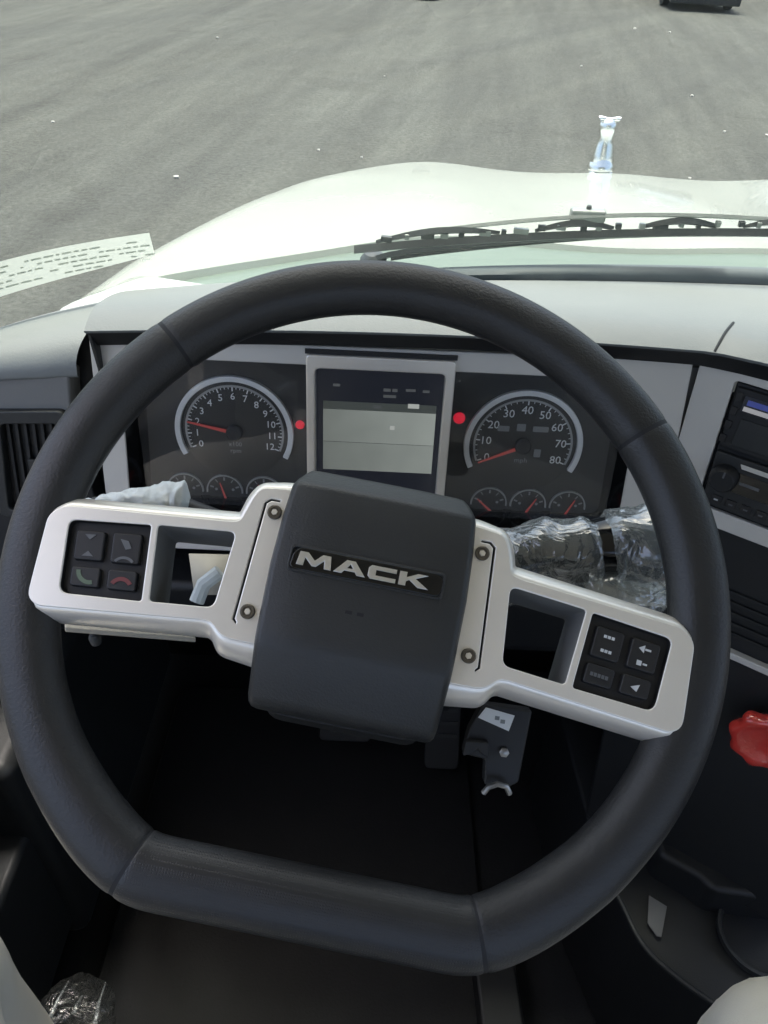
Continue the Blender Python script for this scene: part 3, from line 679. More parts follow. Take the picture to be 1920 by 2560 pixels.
# ------------------------------------------------------------------ instrument cluster
XCL = -.0028
ic = empty('instrument_cluster', FC @ Matrix.Translation((XCL, -.03, -.034))); tag(ic, 'black instrument cluster with two round dials and centre screen', 'instrument cluster')
IC = WM[ic.name]
def cf_(x, y, z): return (x, y + .03, z + .034)     # cluster-plane coords -> ic local
TI = Matrix.Translation((0, .03, .034))
FI = IC @ TI
obj('backplate', MB().prism(round_poly(rect(-.247, -.13, .247, .056), .01), -.040, -.0335), 'cluster_face', ic, FI)
def dial(cx, cy, Rr, nums, a0, a1, needle_a, labels, name='dial', flip=False):
    d_ = obj(name, MB().lathe([(.0, -.0333), (Rr * .86, -.0333), (Rr * .88, -.0318), (Rr * .86, -.0316), (.0, -.0316)], 48, (cx, cy, 0)), 'face', ic, FI)
    e0, e1 = R(207), R(-27)
    obj('outer_ring', MB().arc_band(cx, cy, Rr * .905, Rr, e0, e1, -.0333, -.028, 64), 'ring', d_, FI, bevel=.0008)
    obj('inner_ring', MB().arc_band(cx, cy, Rr * .80, Rr * .835, R(203), R(-23), -.0316, -.0308, 64), 'ring_dim', d_, FI)
    tk = MB(); n_ = len(nums)
    for k in range((n_ - 1) * 4 + 1):
        a = a0 + (a1 - a0) * k / ((n_ - 1) * 4); r0 = Rr * (.73 if k % 4 == 0 else .765)
        tk.bar((cx + r0 * math.cos(a), cy + r0 * math.sin(a)), (cx + Rr * .80 * math.cos(a), cy + Rr * .80 * math.sin(a)), .0012 if k % 4 == 0 else .0006, -.0315, -.0311)
    obj('tick_marks', tk, 'print', d_, FI, smooth=0)
    for k, s in enumerate(nums):
        a = a0 + (a1 - a0) * k / (n_ - 1); rr = Rr * .635
        obj('numeral', text(s, Rr * (.17 if n_ > 9 else .20), -.0315, -.0311, (cx + rr * math.cos(a), cy + rr * math.sin(a))), 'print', d_, FI, smooth=0)
    for (s, lx, ly, sz) in labels:
        obj('unit', text(s, sz, -.0315, -.0311, (cx + lx, cy + ly)), 'print_dim', d_, FI, smooth=0)
    na = needle_a; tip = (cx + Rr * .80 * math.cos(na), cy + Rr * .80 * math.sin(na)); tail = (cx - Rr * .12 * math.cos(na), cy - Rr * .12 * math.sin(na))
    nd = obj('needle', MB().bar(tail, tip, .0042, -.0292, -.0280, .0014), 'needle', d_, FI)
    obj('needle_hub', MB().lathe([(.0085, -.0316), (.0085, -.0275), (.007, -.0262), (.0, -.026)], 24, (cx, cy, 0)), 'black', nd, FI)
    return d_
DX, DY, DR = .149, -.0332, .0612
dial(-DX, DY, DR, [str(k) for k in range(0, 13)], R(203), R(-23), R(168), [('x100', 0, -.014, .007), ('rpm', 0, -.0215, .007)])
dial(DX, DY, DR, [str(k) for k in range(0, 90, 10)], R(203), R(-23), R(205), [('mph', 0, -.017, .008)])
tell = MB()
for k, (x, y, w_, h_) in enumerate([(-.022, .018, .012, .006), (-.004, .02, .009, .008), (.016, .019, .016, .006), (.016, -.008, .007, .009)]):
    obj('tell_tale', MB().prism(round_poly(rect(DX + x - w_ / 2, DY + y - h_ / 2, DX + x + w_ / 2, DY + y + h_ / 2), .001), -.0315, -.0311), 'print_dim', ic, FI, smooth=0)
def small_gauge(cx, cy, ang):
    r_ = .0196
    g_ = obj('small_gauge', MB().lathe([(.0, -.0333), (r_ * .9, -.0333), (r_ * .9, -.0320), (.0, -.0320)], 32, (cx, cy, 0)), 'face', ic, FI)
    obj('ring', MB().arc_band(cx, cy, r_ * .93, r_, R(185), R(-5), -.0333, -.0305, 32), 'ring_dim', g_, FI)
    tk = MB()
    for k in range(5):
        a = R(160 - 35 * k); tk.bar((cx + .0125 * math.cos(a), cy + .0125 * math.sin(a)), (cx + .0165 * math.cos(a), cy + .0165 * math.sin(a)), .001 if k % 2 else .0018, -.0319, -.0316)
    obj('tick_marks', tk, 'print_dim', g_, FI, smooth=0)
    for s in (-1, 1):
        obj('end_mark', MB().lathe([(.0016, -.0319), (.0016, -.0315), (0, -.0315)], 10, (cx + s * .009, cy + .002, 0)), 'print_dim', g_, FI, smooth=0)
    a = R(ang); c0 = (cx, cy - .006)
    obj('needle', MB().bar((c0[0] - .004 * math.cos(a), c0[1] - .004 * math.sin(a)), (c0[0] + .017 * math.cos(a), c0[1] + .017 * math.sin(a)), .0024, -.0305, -.0297, .001), 'needle', g_, FI)
SGY = -.1035
for x, a in ((-.206, 120), (-.1636, 105), (-.1212, 110), (.1212, 137), (.1636, 62), (.206, 66)):
    small_gauge(x, SGY, a)
for x, y, r_ in ((-.0815, -.0222, .0046), (.081, -.0065, .0060)):
    obj('warning_lamp', MB().lathe([(r_, -.0333), (r_, -.0318), (r_ * .7, -.0308), (0, -.0304)], 20, (x, y, 0)), 'warn', ic, FI)
# centre screen
fo = round_poly(rect(-.0705, -.135, .0698, .0655), .005); fi = round_poly(rect(-.0622, -.13, .0610, .0525), .006)
df_ = obj('display_frame', plate([fo, fi], .026, .0012).xf(Matrix.Translation((0, 0, .0055))), 'silver', ic, FI)
obj('gap_shadow', MB().prism(rect(-.0715, .0655, .0708, .0700), .0002, .0025), 'black', ic, FI)  # black strip standing in for the shadow above the display frame
scn = obj('screen', MB().prism(rect(-.0625, -.131, .0615, .053), -.02, -.0095), 'lcd_dark', ic, FI)
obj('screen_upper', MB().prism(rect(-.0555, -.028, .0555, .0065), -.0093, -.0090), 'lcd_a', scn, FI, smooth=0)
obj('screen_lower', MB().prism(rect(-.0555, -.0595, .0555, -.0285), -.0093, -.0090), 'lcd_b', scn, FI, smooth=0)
obj('screen_band', MB().prism(rect(-.0555, .0067, .0555, .0150), -.0093, -.0091), lcd('screen_band', (.6, .7, .66), .014), scn, FI, smooth=0)
for x0, y0, x1, y1, mm_ in ((.003, .0275, .010, .0305, 'lcd_mark'), (.0115, .0275, .0165, .0305, 'lcd_mark'), (.0245, .0285, .034, .031, 'lcd_mark'), (.041, .028, .0475, .0305, 'lcd_mark'),
                            (.003, .0212, .0155, .024, 'lcd_mark'), (-.046, .0305, -.039, .0332, 'lcd_mark'), (.0275, .0112, .0385, .0158, 'lcd_white'), (.011, -.0125, .0155, -.0085, 'lcd_white'), (-.006, .0095, .0015, .0125, 'lcd_mark')):
    obj('screen_mark', MB().prism(rect(x0, y0, x1, y1), -.0089, -.0086), mm_, scn, FI, smooth=0)
# clear lens over each dial field
for s in (-1, 1):
    x0, x1 = (s * .0725, s * .244); x0, x1 = min(x0, x1), max(x0, x1)
    obj('lens', MB().add([(x0, -.128, -.018), (x1, -.128, -.018), (x1, .052, -.022), (x0, .052, -.022)], [(0, 1, 2, 3)]), 'lens', ic, FI, smooth=0)

# ------------------------------------------------------------------ steering wheel
el, az, th = R(54.484), R(1.887), R(-10)
wn = Vector((math.cos(el) * math.sin(az), -math.cos(el) * math.cos(az), math.sin(el)))
wx0 = Vector((0, 0, 1)).cross(wn).normalized(); wy0 = wn.cross(wx0)
wx = wx0 * math.cos(th) + wy0 * math.sin(th); wy = -wx0 * math.sin(th) + wy0 * math.cos(th)
FW = frame((-.00794, .33954, 2.05344), wx, wy, wn)
sw_ = empty('steering_wheel', FW); tag(sw_, 'black leather flat-bottomed steering wheel with silver spokes, turned slightly right', 'steering wheel')
RM, CH = .2096, .185
# centre line of the rim, counter-clockwise from the right-hand bottom corner
ca = math.acos(CH / RM)
aR, aL = -math.pi / 2 + ca, math.pi * 1.5 - ca
path = []
NA = 440
for k in range(NA + 1):
    a = aR + (aL - aR) * k / NA; path.append(Vector((RM * math.cos(a), RM * math.sin(a), 0)))
NB = 140
pR, pL = path[0].copy(), path[-1].copy()
for k in range(1, NB): path.append(pL.lerp(pR, k / NB))
for it in range(70):   # soften the two corners
    path = [p * .5 + (path[i - 1] + path[(i + 1) % len(path)]) * .25 if (abs(i - NA) < 30 or i < 30 or i > len(path) - 30) else p for i, p in enumerate(path)]
NP = len(path)
sec = [(.0190, .000), (.0168, .0078), (.0110, .0128), (.0020, .0150), (-.0060, .0144), (-.0118, .0112), (-.0165, .0058), (-.0188, -.001), (-.0160, -.0090), (-.0090, -.0142), (0, -.0160), (.0090, -.0142), (.0162, -.0090)]
def catm(P, n=4):
    out = []; N = len(P)
    for i in range(N):
        p0, p1, p2, p3 = [Vector(P[(i + k) % N]) for k in (-1, 0, 1, 2)]
        for q in range(n):
            t = q / n; out.append(.5 * ((2 * p1) + (p2 - p0) * t + (2 * p0 - 5 * p1 + 4 * p2 - p3) * t * t + (3 * p1 - p0 - 3 * p2 + p3) * t ** 3))
    return out
SEC = catm(sec)
def rim_ring(i, k=1.0):
    p = path[i % NP]; t = (path[(i + 1) % NP] - path[i - 1]).normalized(); n_ = Vector((t.y, -t.x, 0))
    low = 1.0 + .075 * max(0, min(1, (-.12 - p.y) / .05))
    return [p + n_ * s.x * k * low + Vector((0, 0, s.y * k)) for s in SEC]
def idx(a): return int(round((a - aR) / (aL - aR) * NA))
cuts = [0, idx(R(40)), idx(R(140)), NA, NP]
names = ['rim_side', 'rim_upper', 'rim_side', 'rim_lower']
for k in range(4):
    i0, i1 = cuts[k], cuts[k + 1]
    rings = []
    for i in range(i0, i1 + 1):
        e = min(i - i0, i1 - i); rings.append(rim_ring(i, .955 if e == 0 else (.988 if e == 1 else 1.0)))
    obj(names[k], MB().loft(rings), 'leather_perf' if k == 3 else 'leather', sw_, smooth=50)
for i in cuts[:4]:
    obj('seam', MB().loft([rim_ring(i - 1, .975), rim_ring(i, .972), rim_ring(i + 1, .975)]), 'seam', sw_, smooth=50)

# spokes (right-hand outline; the left is its mirror image)
WF = .0145
front = [(.040, .0487), (.060, .0487), (.0775, .0460), (.0812, .0390), (.0856, .0225), (.0915, .0210), (.1945, .0106), (.2018, .0030), (.1992, -.0478), (.1925, -.0526), (.0930, -.0415), (.0882, -.0418), (.0795, -.0494), (.040, -.0500)]
exp_ = [(0, .0085), (.001, .0085), (.0035, .007), (.006, .004), (.004, .0085), (.001, .0098), (.0015, .0085), (.003, .001), (.003, -.002), (0, -.008), (-.0005, -.0088), (-.0005, -.0092), (.002, -.0105), (0, -.0150)]
rads = [0, .006, .006, .006, .008, .006, .010, .010, .010, .010, .006, .006, .008, 0]
win = round_poly([(.0861, .0149), (.1340, .0098), (.1269, -.0370), (.0885, -.0330)], [.005, .0025, .0025, .005])
pan = round_poly([(.1382, .0089), (.1880, .0024), (.1811, -.0423), (.1316, -.0379)], [.002, .005, .006, .002])
slot = [(.0640, .0402), (.0700, .0402), (.0734, .0372), (.0757, -.0375), (.0730, -.0400), (.0728, -.0388), (.0743, -.0370), (.0719, .0366), (.0692, .0389), (.0640, .0389)]
screw_mb = MB().lathe([(.0044, -.002), (.0046, .0012), (.0040, .0018), (.0030, .0018), (.0028, .0010), (.0, .0010)], 24)
sme = bpy.data.meshes.new('screw'); sme.from_pydata(screw_mb.v, [], screw_mb.f); sme.materials.append(M['screw']); finish(sme, 30)
scm = MB().lathe([(.0021, .0011), (.0019, .0019), (.0, .0019)], 6)
sce = bpy.data.meshes.new('socket'); sce.from_pydata(scm.v, [], scm.f); sce.materials.append(M['screw_in']); finish(sce, 30)
def sub_poly(lp, k):   # inset toward centroid
    cx = sum(p[0] for p in lp) / len(lp); cy = sum(p[1] for p in lp) / len(lp)
    return [(cx + (x - cx) * k, cy + (y - cy) * k) for x, y in lp]
for s in (1, -1):
    mir = (lambda lp: lp) if s == 1 else mirror_pts
    fr = round_poly(front, rads); bk = round_poly([(x + dx, y + dy) for (x, y), (dx, dy) in zip(front, exp_)], rads)
    sp = obj('spoke', plate([mir(fr), mir(win), mir(pan), mir(slot)], .0035, .0007).xf(Matrix.Translation((0, 0, WF))), 'silver', sw_, smooth=45)
    n = len(fr)
    r0 = [(x, y, WF - .0012) for x, y in fr]; r1 = [(x + .25 * (u - x), y + .25 * (v - y), WF - .0018) for (x, y), (u, v) in zip(fr, bk)]
    r2 = [(x + .8 * (u - x), y + .8 * (v - y), WF - .0098) for (x, y), (u, v) in zip(fr, bk)]; r3 = [(u, v, WF - .0150) for u, v in bk]; r4 = [(u * .998, v * .98, WF - .036) for u, v in bk]
    rr = [r0, r1, r2, r3, r4]
    if s < 0: rr = [[(-x, y, z) for x, y, z in r_] for r_ in rr]
    obj('spoke_flank', MB().loft(rr, (False, False)), 'silver', sp, FW, smooth=55)
    mk = lambda lp, k, z: [((x if s == 1 else -x), y, z) for x, y in sub_poly(lp, k)]
    obj('window_wall', MB().loft([mk(win, 1.0, WF - .001), mk(win, .995, WF - .012), mk(win, .93, WF - .042)], (False, False)), M['win_wall'] if 'win_wall' in M else 'dash_side', sp, FW, smooth=45)
    obj('slot_back', MB().prism([(x if s == 1 else -x, y) for x, y in rect(.060, -.042, .080, .043)], WF - .006, WF - .0042), 'seam', sp, FW)
    sp2 = obj('switch_panel', MB().loft([mk(pan, 1.0, WF - .001), mk(pan, .99, WF - .0045), mk(pan, .985, WF - .0048)], (False, True)), 'button_panel', sw_, FW)
    # buttons: two columns, tall upper and short lower row
    A, B, C_, D_ = Vector((.1382, .0089)), Vector((.1880, .0024)), Vector((.1811, -.0423)), Vector((.1316, -.0379))
    def pp(u, v): q = A.lerp(B, u).lerp(D_.lerp(C_, u), v); return (s * q.x, q.y)
    for ci, (u0, u1) in enumerate(((.09, .46), (.54, .91))):
        for ri, (v0, v1) in enumerate(((.12, .54), (.62, .89))):
            lp = [pp(u0, v0), pp(u1, v0), pp(u1, v1), pp(u0, v1)]
            lp = round_poly(lp, .002)
            bt = obj('button', MB().prism(lp, WF - .006, WF - .0012, sub_poly(lp, .93)), 'button', sp2, FW, bevel=.0008)
            cx, cy = pp((u0 + u1) / 2, (v0 + v1) / 2); z0, z1 = WF - .0011, WF - .0007
            ang = math.atan2(pp(u1, v0)[1] - pp(u0, v0)[1], abs(pp(u1, v0)[0] - pp(u0, v0)[0])) * 1.0
            ic_ = MB(); mt_ = 'icon_grey'
            left_col = (ci == (1 if s < 0 else 0))
            if s < 0:
                if ri == 0 and left_col:
                    ic_.prism([(cx - .0035, cy + .0068), (cx + .0035, cy + .0068), (cx, cy + .0035)], z0, z1).prism([(cx - .0035, cy - .0068), (cx + .0035, cy - .0068), (cx, cy - .0035)], z0, z1)
                elif ri == 0:
                    ic_.prism([(cx - .004, cy + .0055), (cx + .001, cy + .0045), (cx + .0035, cy), (cx, cy - .001)], z0, z1).arc_band(cx, cy - .013, .0062, .0078, R(140), R(40), z0, z1, 12)
                elif left_col:
                    mt_ = 'icon_green'; ic_.arc_band(cx + .003, cy + .004, .006, .0085, R(180), R(285), z0, z1, 12)
                else:
                    mt_ = 'icon_red'; ic_.arc_band(cx, cy - .0055, .005, .0075, R(150), R(30), z0, z1, 12)
            else:
                if ri == 0 and left_col:
                    mt_ = 'icon_white'
                    for dy in (.0042, -.0045):
                        for q in range(3): ic_.box((cx - .0034 + .0024 * q, cy + dy - .0009, z0), (cx - .0016 + .0024 * q, cy + dy + .0009, z1))
                elif ri == 0:
                    mt_ = 'icon_white'
                    ic_.prism([(cx - .004, cy + .0040), (cx - .0005, cy + .0064), (cx - .0005, cy + .0016)], z0, z1).box((cx, cy + .0034, z0), (cx + .0036, cy + .0046, z1))
                    ic_.box((cx - .0034, cy - .0064, z0), (cx - .0004, cy - .0034, z1)).box((cx + .0004, cy - .0055, z0), (cx + .0030, cy - .0044, z1))
                elif left_col:
                    for q in range(5): ic_.box((cx - .0056 + .0023 * q, cy - .0011, z0), (cx - .0039 + .0023 * q, cy + .0011, z1))
                else:
                    mt_ = 'icon_white'; ic_.prism([(cx - .0032, cy - .0006), (cx + .0022, cy + .0020), (cx + .0010, cy - .0026)], z0, z1)
            obj('icon', ic_.xf(Matrix.Translation((cx, cy, 0)) @ Matrix.Rotation(-s * R(7) if s > 0 else R(7), 4, 'Z') @ Matrix.Translation((-cx, -cy, 0))), mt_, bt, FW, smooth=0)
    for x, y in ((.0656, .0317), (.0675, -.0315)):
        so_ = inst('screw', sme, sw_, (s * x, y, WF + .0002)); inst('socket', sce, so_, (0, 0, 0), .3)

# horn pad
prof = [(.0668, -.004, .0470), (.0664, .0055, .0490), (.0650, .0090, .0510), (.0625, .0118, .0528), (.0570, .0176, .0556), (.0530, .0216, .0570), (.0515, .0226, .0575), (.0490, .0234, .0580), (.0300, .0244, .0594), (.0, .0256, .0600), (-.0380, .0264, .0588), (-.0450, .0262, .0585), (-.0490, .0252, .0583), (-.0520, .0240, .0581), (-.0780, .0124, .0568), (-.0825, .0092, .0560), (-.0850, .0040, .0545), (-.0862, -.012, .0530)]
rings = []
for y, z, hw in prof:
    half = [(-hw - .0016, z - .026), (-hw - .0010, z - .010), (-hw - .0002, z - .0050), (-hw + .0008, z - .0026), (-hw + .0022, z - .0010), (-hw + .0042, z - .0002), (-hw * .5, z + .0006)]
    rings.append([(x, y, zz) for x, zz in half] + [(0, y, z + .0009)] + [(-x, y, zz) for x, zz in reversed(half)])
pad = obj('horn_pad', MB().loft(rings, (False, False), closed=False), 'pad', sw_, smooth=75)
bx0, bx1, by0, by1 = -.0480, .0440, -.0025, .0112
badge = obj('badge', plate([round_poly([(bx0, by0 + .0012), (bx0 + .004, by0), (bx1 - .002, by0), (bx1, by0 + .003), (bx1, by1 - .003), (bx1 - .003, by1), (bx0 + .005, by1), (bx0 + .001, by1 - .004)], .002)], .004, .0006).xf(Matrix.Translation((0, 0, .0278)) @ Matrix.Rotation(R(1.2), 4, 'X')), 'black_gloss', sw_, FW)
obj('badge_rim', plate([round_poly(rect(bx0 - .0012, by0 - .0012, bx1 + .0012, by1 + .0012), .003), round_poly(rect(bx0 + .0003, by0 + .0003, bx1 - .0003, by1 - .0003), .0025)], .003, .0005).xf(Matrix.Translation((0, 0, .0274)) @ Matrix.Rotation(R(1.2), 4, 'X')), 'pad', badge, FW)
# letters
lh0, lh1 = .0004, .0086; H = lh1 - lh0
def letter(poly, x0): return [(x0 + u, lh0 + v * H) for u, v in poly]
LM = [(0, 0), (.0042, 0), (.0047, .60), (.0093, .06), (.0118, .06), (.0164, .60), (.0169, 0), (.0211, 0), (.0199, 1), (.0150, 1), (.0106, .48), (.0061, 1), (.0012, 1)]
LA = [(0, 0), (.0050, 0), (.0064, .22), (.0128, .22), (.0142, 0), (.0192, 0), (.0122, 1), (.0070, 1)]
LAh = [(.0078, .42), (.0096, .74), (.0114, .42)]
LC = [(.0016, 0), (.0168, 0), (.0168, .30), (.0046, .30), (.0046, .70), (.0168, .70), (.0168, 1), (.0016, 1), (0, .80), (0, .20)]
LK = [(0, 0), (.0044, 0), (.0044, .33), (.0062, .46), (.0118, 0), (.0182, 0), (.0098, .62), (.0172, 1), (.0110, 1), (.0044, .62), (.0044, 1), (0, 1)]
xs = -.0440
for poly, adv, hole in ((LM, .0225, None), (LA, .0206, LAh), (LC, .0186, None), (LK, 0, None)):
    loops = [letter(poly, xs)] + ([letter(hole, xs)] if hole else [])
    obj('letter', plate(loops, .0016, .0002, 1).xf(Matrix.Translation((0, 0, .0292)) @ Matrix.Rotation(R(1.2), 4, 'X')), 'chrome_letter', badge, FW)
    xs += adv
for x in (-.0075, -.0005):
    obj('pad_mark', MB().box((x - .002, -.0225, .0264), (x + .002, -.0205, .0270)), 'seam', pad, FW, smooth=0)

# ------------------------------------------------------------------ steering column, stalks
co = empty('steering_column', FW @ Matrix.Translation((0, 0, -.03))); tag(co, 'black steering column shroud behind the wheel hub', 'steering column')
obj('collar', MB().lathe([(.048, -.028), (.050, -.04), (.050, -.06)], 32, (0, -.01, 0)), 'black', co, FW)
obj('shroud', MB().loft([[(x * k, -.02 + (y + .02) * k2, z) for x, y in round_poly(rect(-.055, -.092, .055, .03), .014)] for k, k2, z in ((.95, .95, -.062), (1.0, 1.0, -.07), (1.05, 1.05, -.20), (1.0, 1.1, -.34))]), 'black', co, FW, smooth=40)
obj('shaft', MB().tube([(0, -.02, -.33), (0, -.05, -.52), (0, -.06, -.75)], .03, 16), 'dark_metal', co, FW)
def wrap_mesh(path, rad, amp, freq, seed, n=28, m_=46, squash=1.0):
    path = [Vector(p) for p in path]; rings = []; L_ = len(path) - 1; up = Vector((0, 0, 1))
    for i in range(m_ + 1):
        t = i / m_; f_ = t * L_; k = min(int(f_), L_ - 1); p = path[k].lerp(path[k + 1], f_ - k)
        tn = (path[k + 1] - path[k]).normalized(); sd_ = tn.cross(up).normalized(); u_ = sd_.cross(tn)
        r = rad(t); ring = []
        for q in range(n):
            a = 2 * math.pi * q / n; d_ = u_ * math.cos(a) * squash + sd_ * math.sin(a)
            pos = p + d_ * r
            nv = pos * freq + Vector((seed, seed * 1.7, 0))
            rid = 1 - abs(noise.noise(nv)) * 2; rid2 = 1 - abs(noise.noise(nv * 2.3 + Vector((5, 1, 2)))) * 2
            ring.append(pos + d_ * amp * (rid * .8 + rid2 * .45 - .5))
        rings.append(ring)
    return MB().loft(rings)
# right: thick gear stalk in clear wrap
gs = empty('gear_stalk', Matrix.Translation((.12, .44, 2.0))); tag(gs, 'dark gear selector stalk in crumpled clear plastic right of the hub', 'stalk')
W_ = lambda x, y, z: FW @ Vector((x, y, z))
def ray_pt(px, py, d):   # world point at a photo position and depth along the view axis (calibration of the set-out)
    return CAM + (cf + cri * ((px - 829.5) / 1659) - cup * ((py - 1106) / 1659)) * d
a0, a1, a2 = ray_pt(1060, 1240, .60), ray_pt(1180, 1195, .59), ray_pt(1265, 1190, .585)
b1, b2 = ray_pt(1330, 1180, .585), ray_pt(1440, 1195, .585)
obj('lever', MB().tube([a0, a1, a2], lambda t: .0225 + .002 * t, 20), 'black_gloss', gs, I4)
obj('grip', MB().tube([a2, a2.lerp(b1, .3), b1, b1.lerp(b2, .6), b2, b2.lerp(b1, -.12)], lambda t: .016 + .0095 * math.sin(math.pi * min(1, t * .86 + .10)), 20), 'black_gloss', gs, I4, smooth=60)
obj('wrap', wrap_mesh([a0, a1, a2, b1, b2, b2.lerp(b1, -.22)], lambda t: (.0262 + .0016 * math.sin(t * 9)) * min(1, .45 + (1 - t) * 9) + .0100 * math.exp(-((t - .76) / .17) ** 2) - .0050 * math.exp(-((t - .50) / .06) ** 2), .0032, 40, 3.1, 44, 90), 'wrap', gs, I4, smooth=180)
tg0, tg1 = ray_pt(1260, 1262, .575), ray_pt(1432, 1292, .575)
obj('bag_tail', wrap_mesh([tg0, tg0.lerp(tg1, .5), tg1], lambda t: .020 * math.sin(math.pi * (.12 + .80 * t)) ** .5, .0035, 45, 8.2, 32, 44, .75), 'wrap', gs, I4, smooth=180)
obj('instruction_card', MB().add([ray_pt(1258, 1234, .60), ray_pt(1425, 1240, .60), ray_pt(1440, 1312, .58), ray_pt(1268, 1296, .58)], [(0, 1, 2, 3)]), 'card', gs, I4, solid=.001)
# left: turn signal stalk in milky wrap
ts = empty('turn_signal_stalk', Matrix.Translation((-.12, .44, 2.0))); tag(ts, 'turn signal stalk in white crumpled plastic behind the left spoke', 'stalk')
c0, c1, c2 = ray_pt(560, 1160, .60), ray_pt(400, 1100, .575), ray_pt(200, 1100, .56)
obj('lever', MB().tube([c0, c1, c2], .009, 12), 'black', ts, I4)
obj('wrap', wrap_mesh([ray_pt(410, 1092, .575), ray_pt(370, 1090, .573), ray_pt(300, 1096, .567), ray_pt(230, 1098, .562), ray_pt(175, 1100, .56)], lambda t: (.0155 * (1 - t) ** .8 + .004) * min(1, .25 + t * 9), .0034, 60, 1.3, 36, 60), 'wrap_milky', ts, I4, smooth=180)
# behind the left window of the spoke: folded card seen through it
cd = empty('paper_card', Matrix.Translation(ray_pt(440, 1240, .62))); tag(cd, 'beige card seen through the opening in the left spoke', 'card')
obj('sheet', MB().add([ray_pt(408, 1196, .63), ray_pt(500, 1198, .63), ray_pt(505, 1285, .62), ray_pt(420, 1285, .62)], [(0, 1, 2, 3)]), 'beige', cd, I4, solid=.001)
obj('curl', MB().tube([ray_pt(425, 1300, .6), ray_pt(440, 1262, .6), ray_pt(475, 1235, .6)], .006, 10), 'wrap_milky', cd, I4)
# lever below the left spoke
tl = empty('hand_lever', Matrix.Translation(ray_pt(200, 1370, .56))); tag(tl, 'pale flat lever just below the left spoke', 'lever')
q0, q1 = ray_pt(140, 1354, .55), ray_pt(420, 1376, .59)
obj('blade', ribbon([q0, q0.lerp(q1, .5), q1], lambda t: .0055 + .001 * t, .002), 'beige', tl, I4, bevel=.001)
obj('nub', MB().lathe([(.004, -.004), (.0045, .002), (.003, .005), (0, .006)], 12).xf(Matrix.Translation(ray_pt(206, 1380, .565))), 'grey_int', tl, I4)
# bracket with white label under the right spoke
bk_ = empty('column_bracket', Matrix.Translation(ray_pt(1080, 1620, .60))); tag(bk_, 'black steel bracket with white label hanging below the right spoke', 'bracket')
FB = frame(ray_pt(1080, 1560, .60), cri, cup, -cf) @ Matrix.Rotation(R(-8), 4, 'Z')
k_ = .60 / 1659
def bp(x, y): return ((x - 1080) * k_, -(y - 1560) * k_)
obj('plate', MB().prism([bp(1040, 1530), bp(1150, 1530), bp(1142, 1690), bp(1120, 1705), bp(1068, 1705), bp(1062, 1650), bp(1012, 1645), bp(1018, 1590)], -.02, -.006), 'dark_metal', bk_, FB, bevel=.002)
obj('label_plate', MB().prism([bp(1048, 1536), bp(1112, 1545), bp(1104, 1580), bp(1034, 1560)], -.0055, -.0045), 'label', bk_, FB, smooth=0)
for x, y in ((1075, 1555), (1088, 1561)): obj('label_mark', MB().prism(rect(bp(x, y)[0] - .0018, bp(x, y)[1] - .0015, bp(x, y)[0] + .0018, bp(x, y)[1] + .0015), -.0044, -.0041), 'ink', bk_, FB, smooth=0)
obj('clip', MB().prism([bp(1012, 1610), bp(1062, 1606), bp(1066, 1640), bp(1048, 1632), bp(1040, 1622), bp(1028, 1636), bp(1010, 1642)], -.0055, .002), 'dark_metal', bk_, FB, bevel=.001)
obj('bolt', MB().lathe([(.004, 0), (.004, .003), (.002, .004), (0, .004)], 6).xf(Matrix.Translation((*bp(1100, 1626), -.0055))), 'zinc', bk_, FB)
obj('hook', MB().tube([(*bp(1066, 1716), .0), (*bp(1074, 1700), .002), (*bp(1092, 1690), .003), (*bp(1112, 1694), .002), (*bp(1122, 1710), 0)], .0024, 8), 'zinc', bk_, FB)

# ------------------------------------------------------------------ footwell, console, driver
fm = empty('floor_mat', Matrix.Translation((0, .5, 1.152))); tag(fm, 'black ribbed rubber floor mat in the dark footwell', 'floor mat')
obj('sheet', MB().prism(round_poly(rect(-.38, .02, .20, .92), .05), .001, .012), 'mat', fm, bevel=.004) if False else obj('sheet', MB().prism(round_poly([(-.38, .10), (.205, .10), (.215, .43), (.18, .50), (.17, .92), (-.38, .92)], .04), 1.152, 1.164), 'mat', fm, I4, bevel=.004)
for name_, x, lab in (('brake_pedal', -.05, 'black brake pedal in the dark footwell'), ('accelerator_pedal', .12, 'black accelerator pedal beside the brake pedal in the footwell')):
    pd = empty(name_, Matrix.Translation((x, .80, 1.25))); tag(pd, lab, 'pedal')
    tl_ = Matrix.Translation((x, .80, 1.27)) @ Matrix.Rotation(R(50), 4, 'X')
    ppd = obj('foot_plate', MB().prism(round_poly(rect(-.045, -.05, .045, .05) if 'brake' in name_ else rect(-.03, -.09, .03, .09), .012), -.006, .006), 'black', pd, tl_, bevel=.002)
    for k in range(4): obj('rib', MB().box((-.025, -.034 + .022 * k, .0062), (.025, -.028 + .022 * k, .0085)), 'charcoal', ppd, tl_, smooth=0)
    obj('arm', MB().tube([(x, .81, 1.28), (x, .90, 1.45), (x, .86, 1.62)], .012, 10), 'dark_metal', pd, I4)
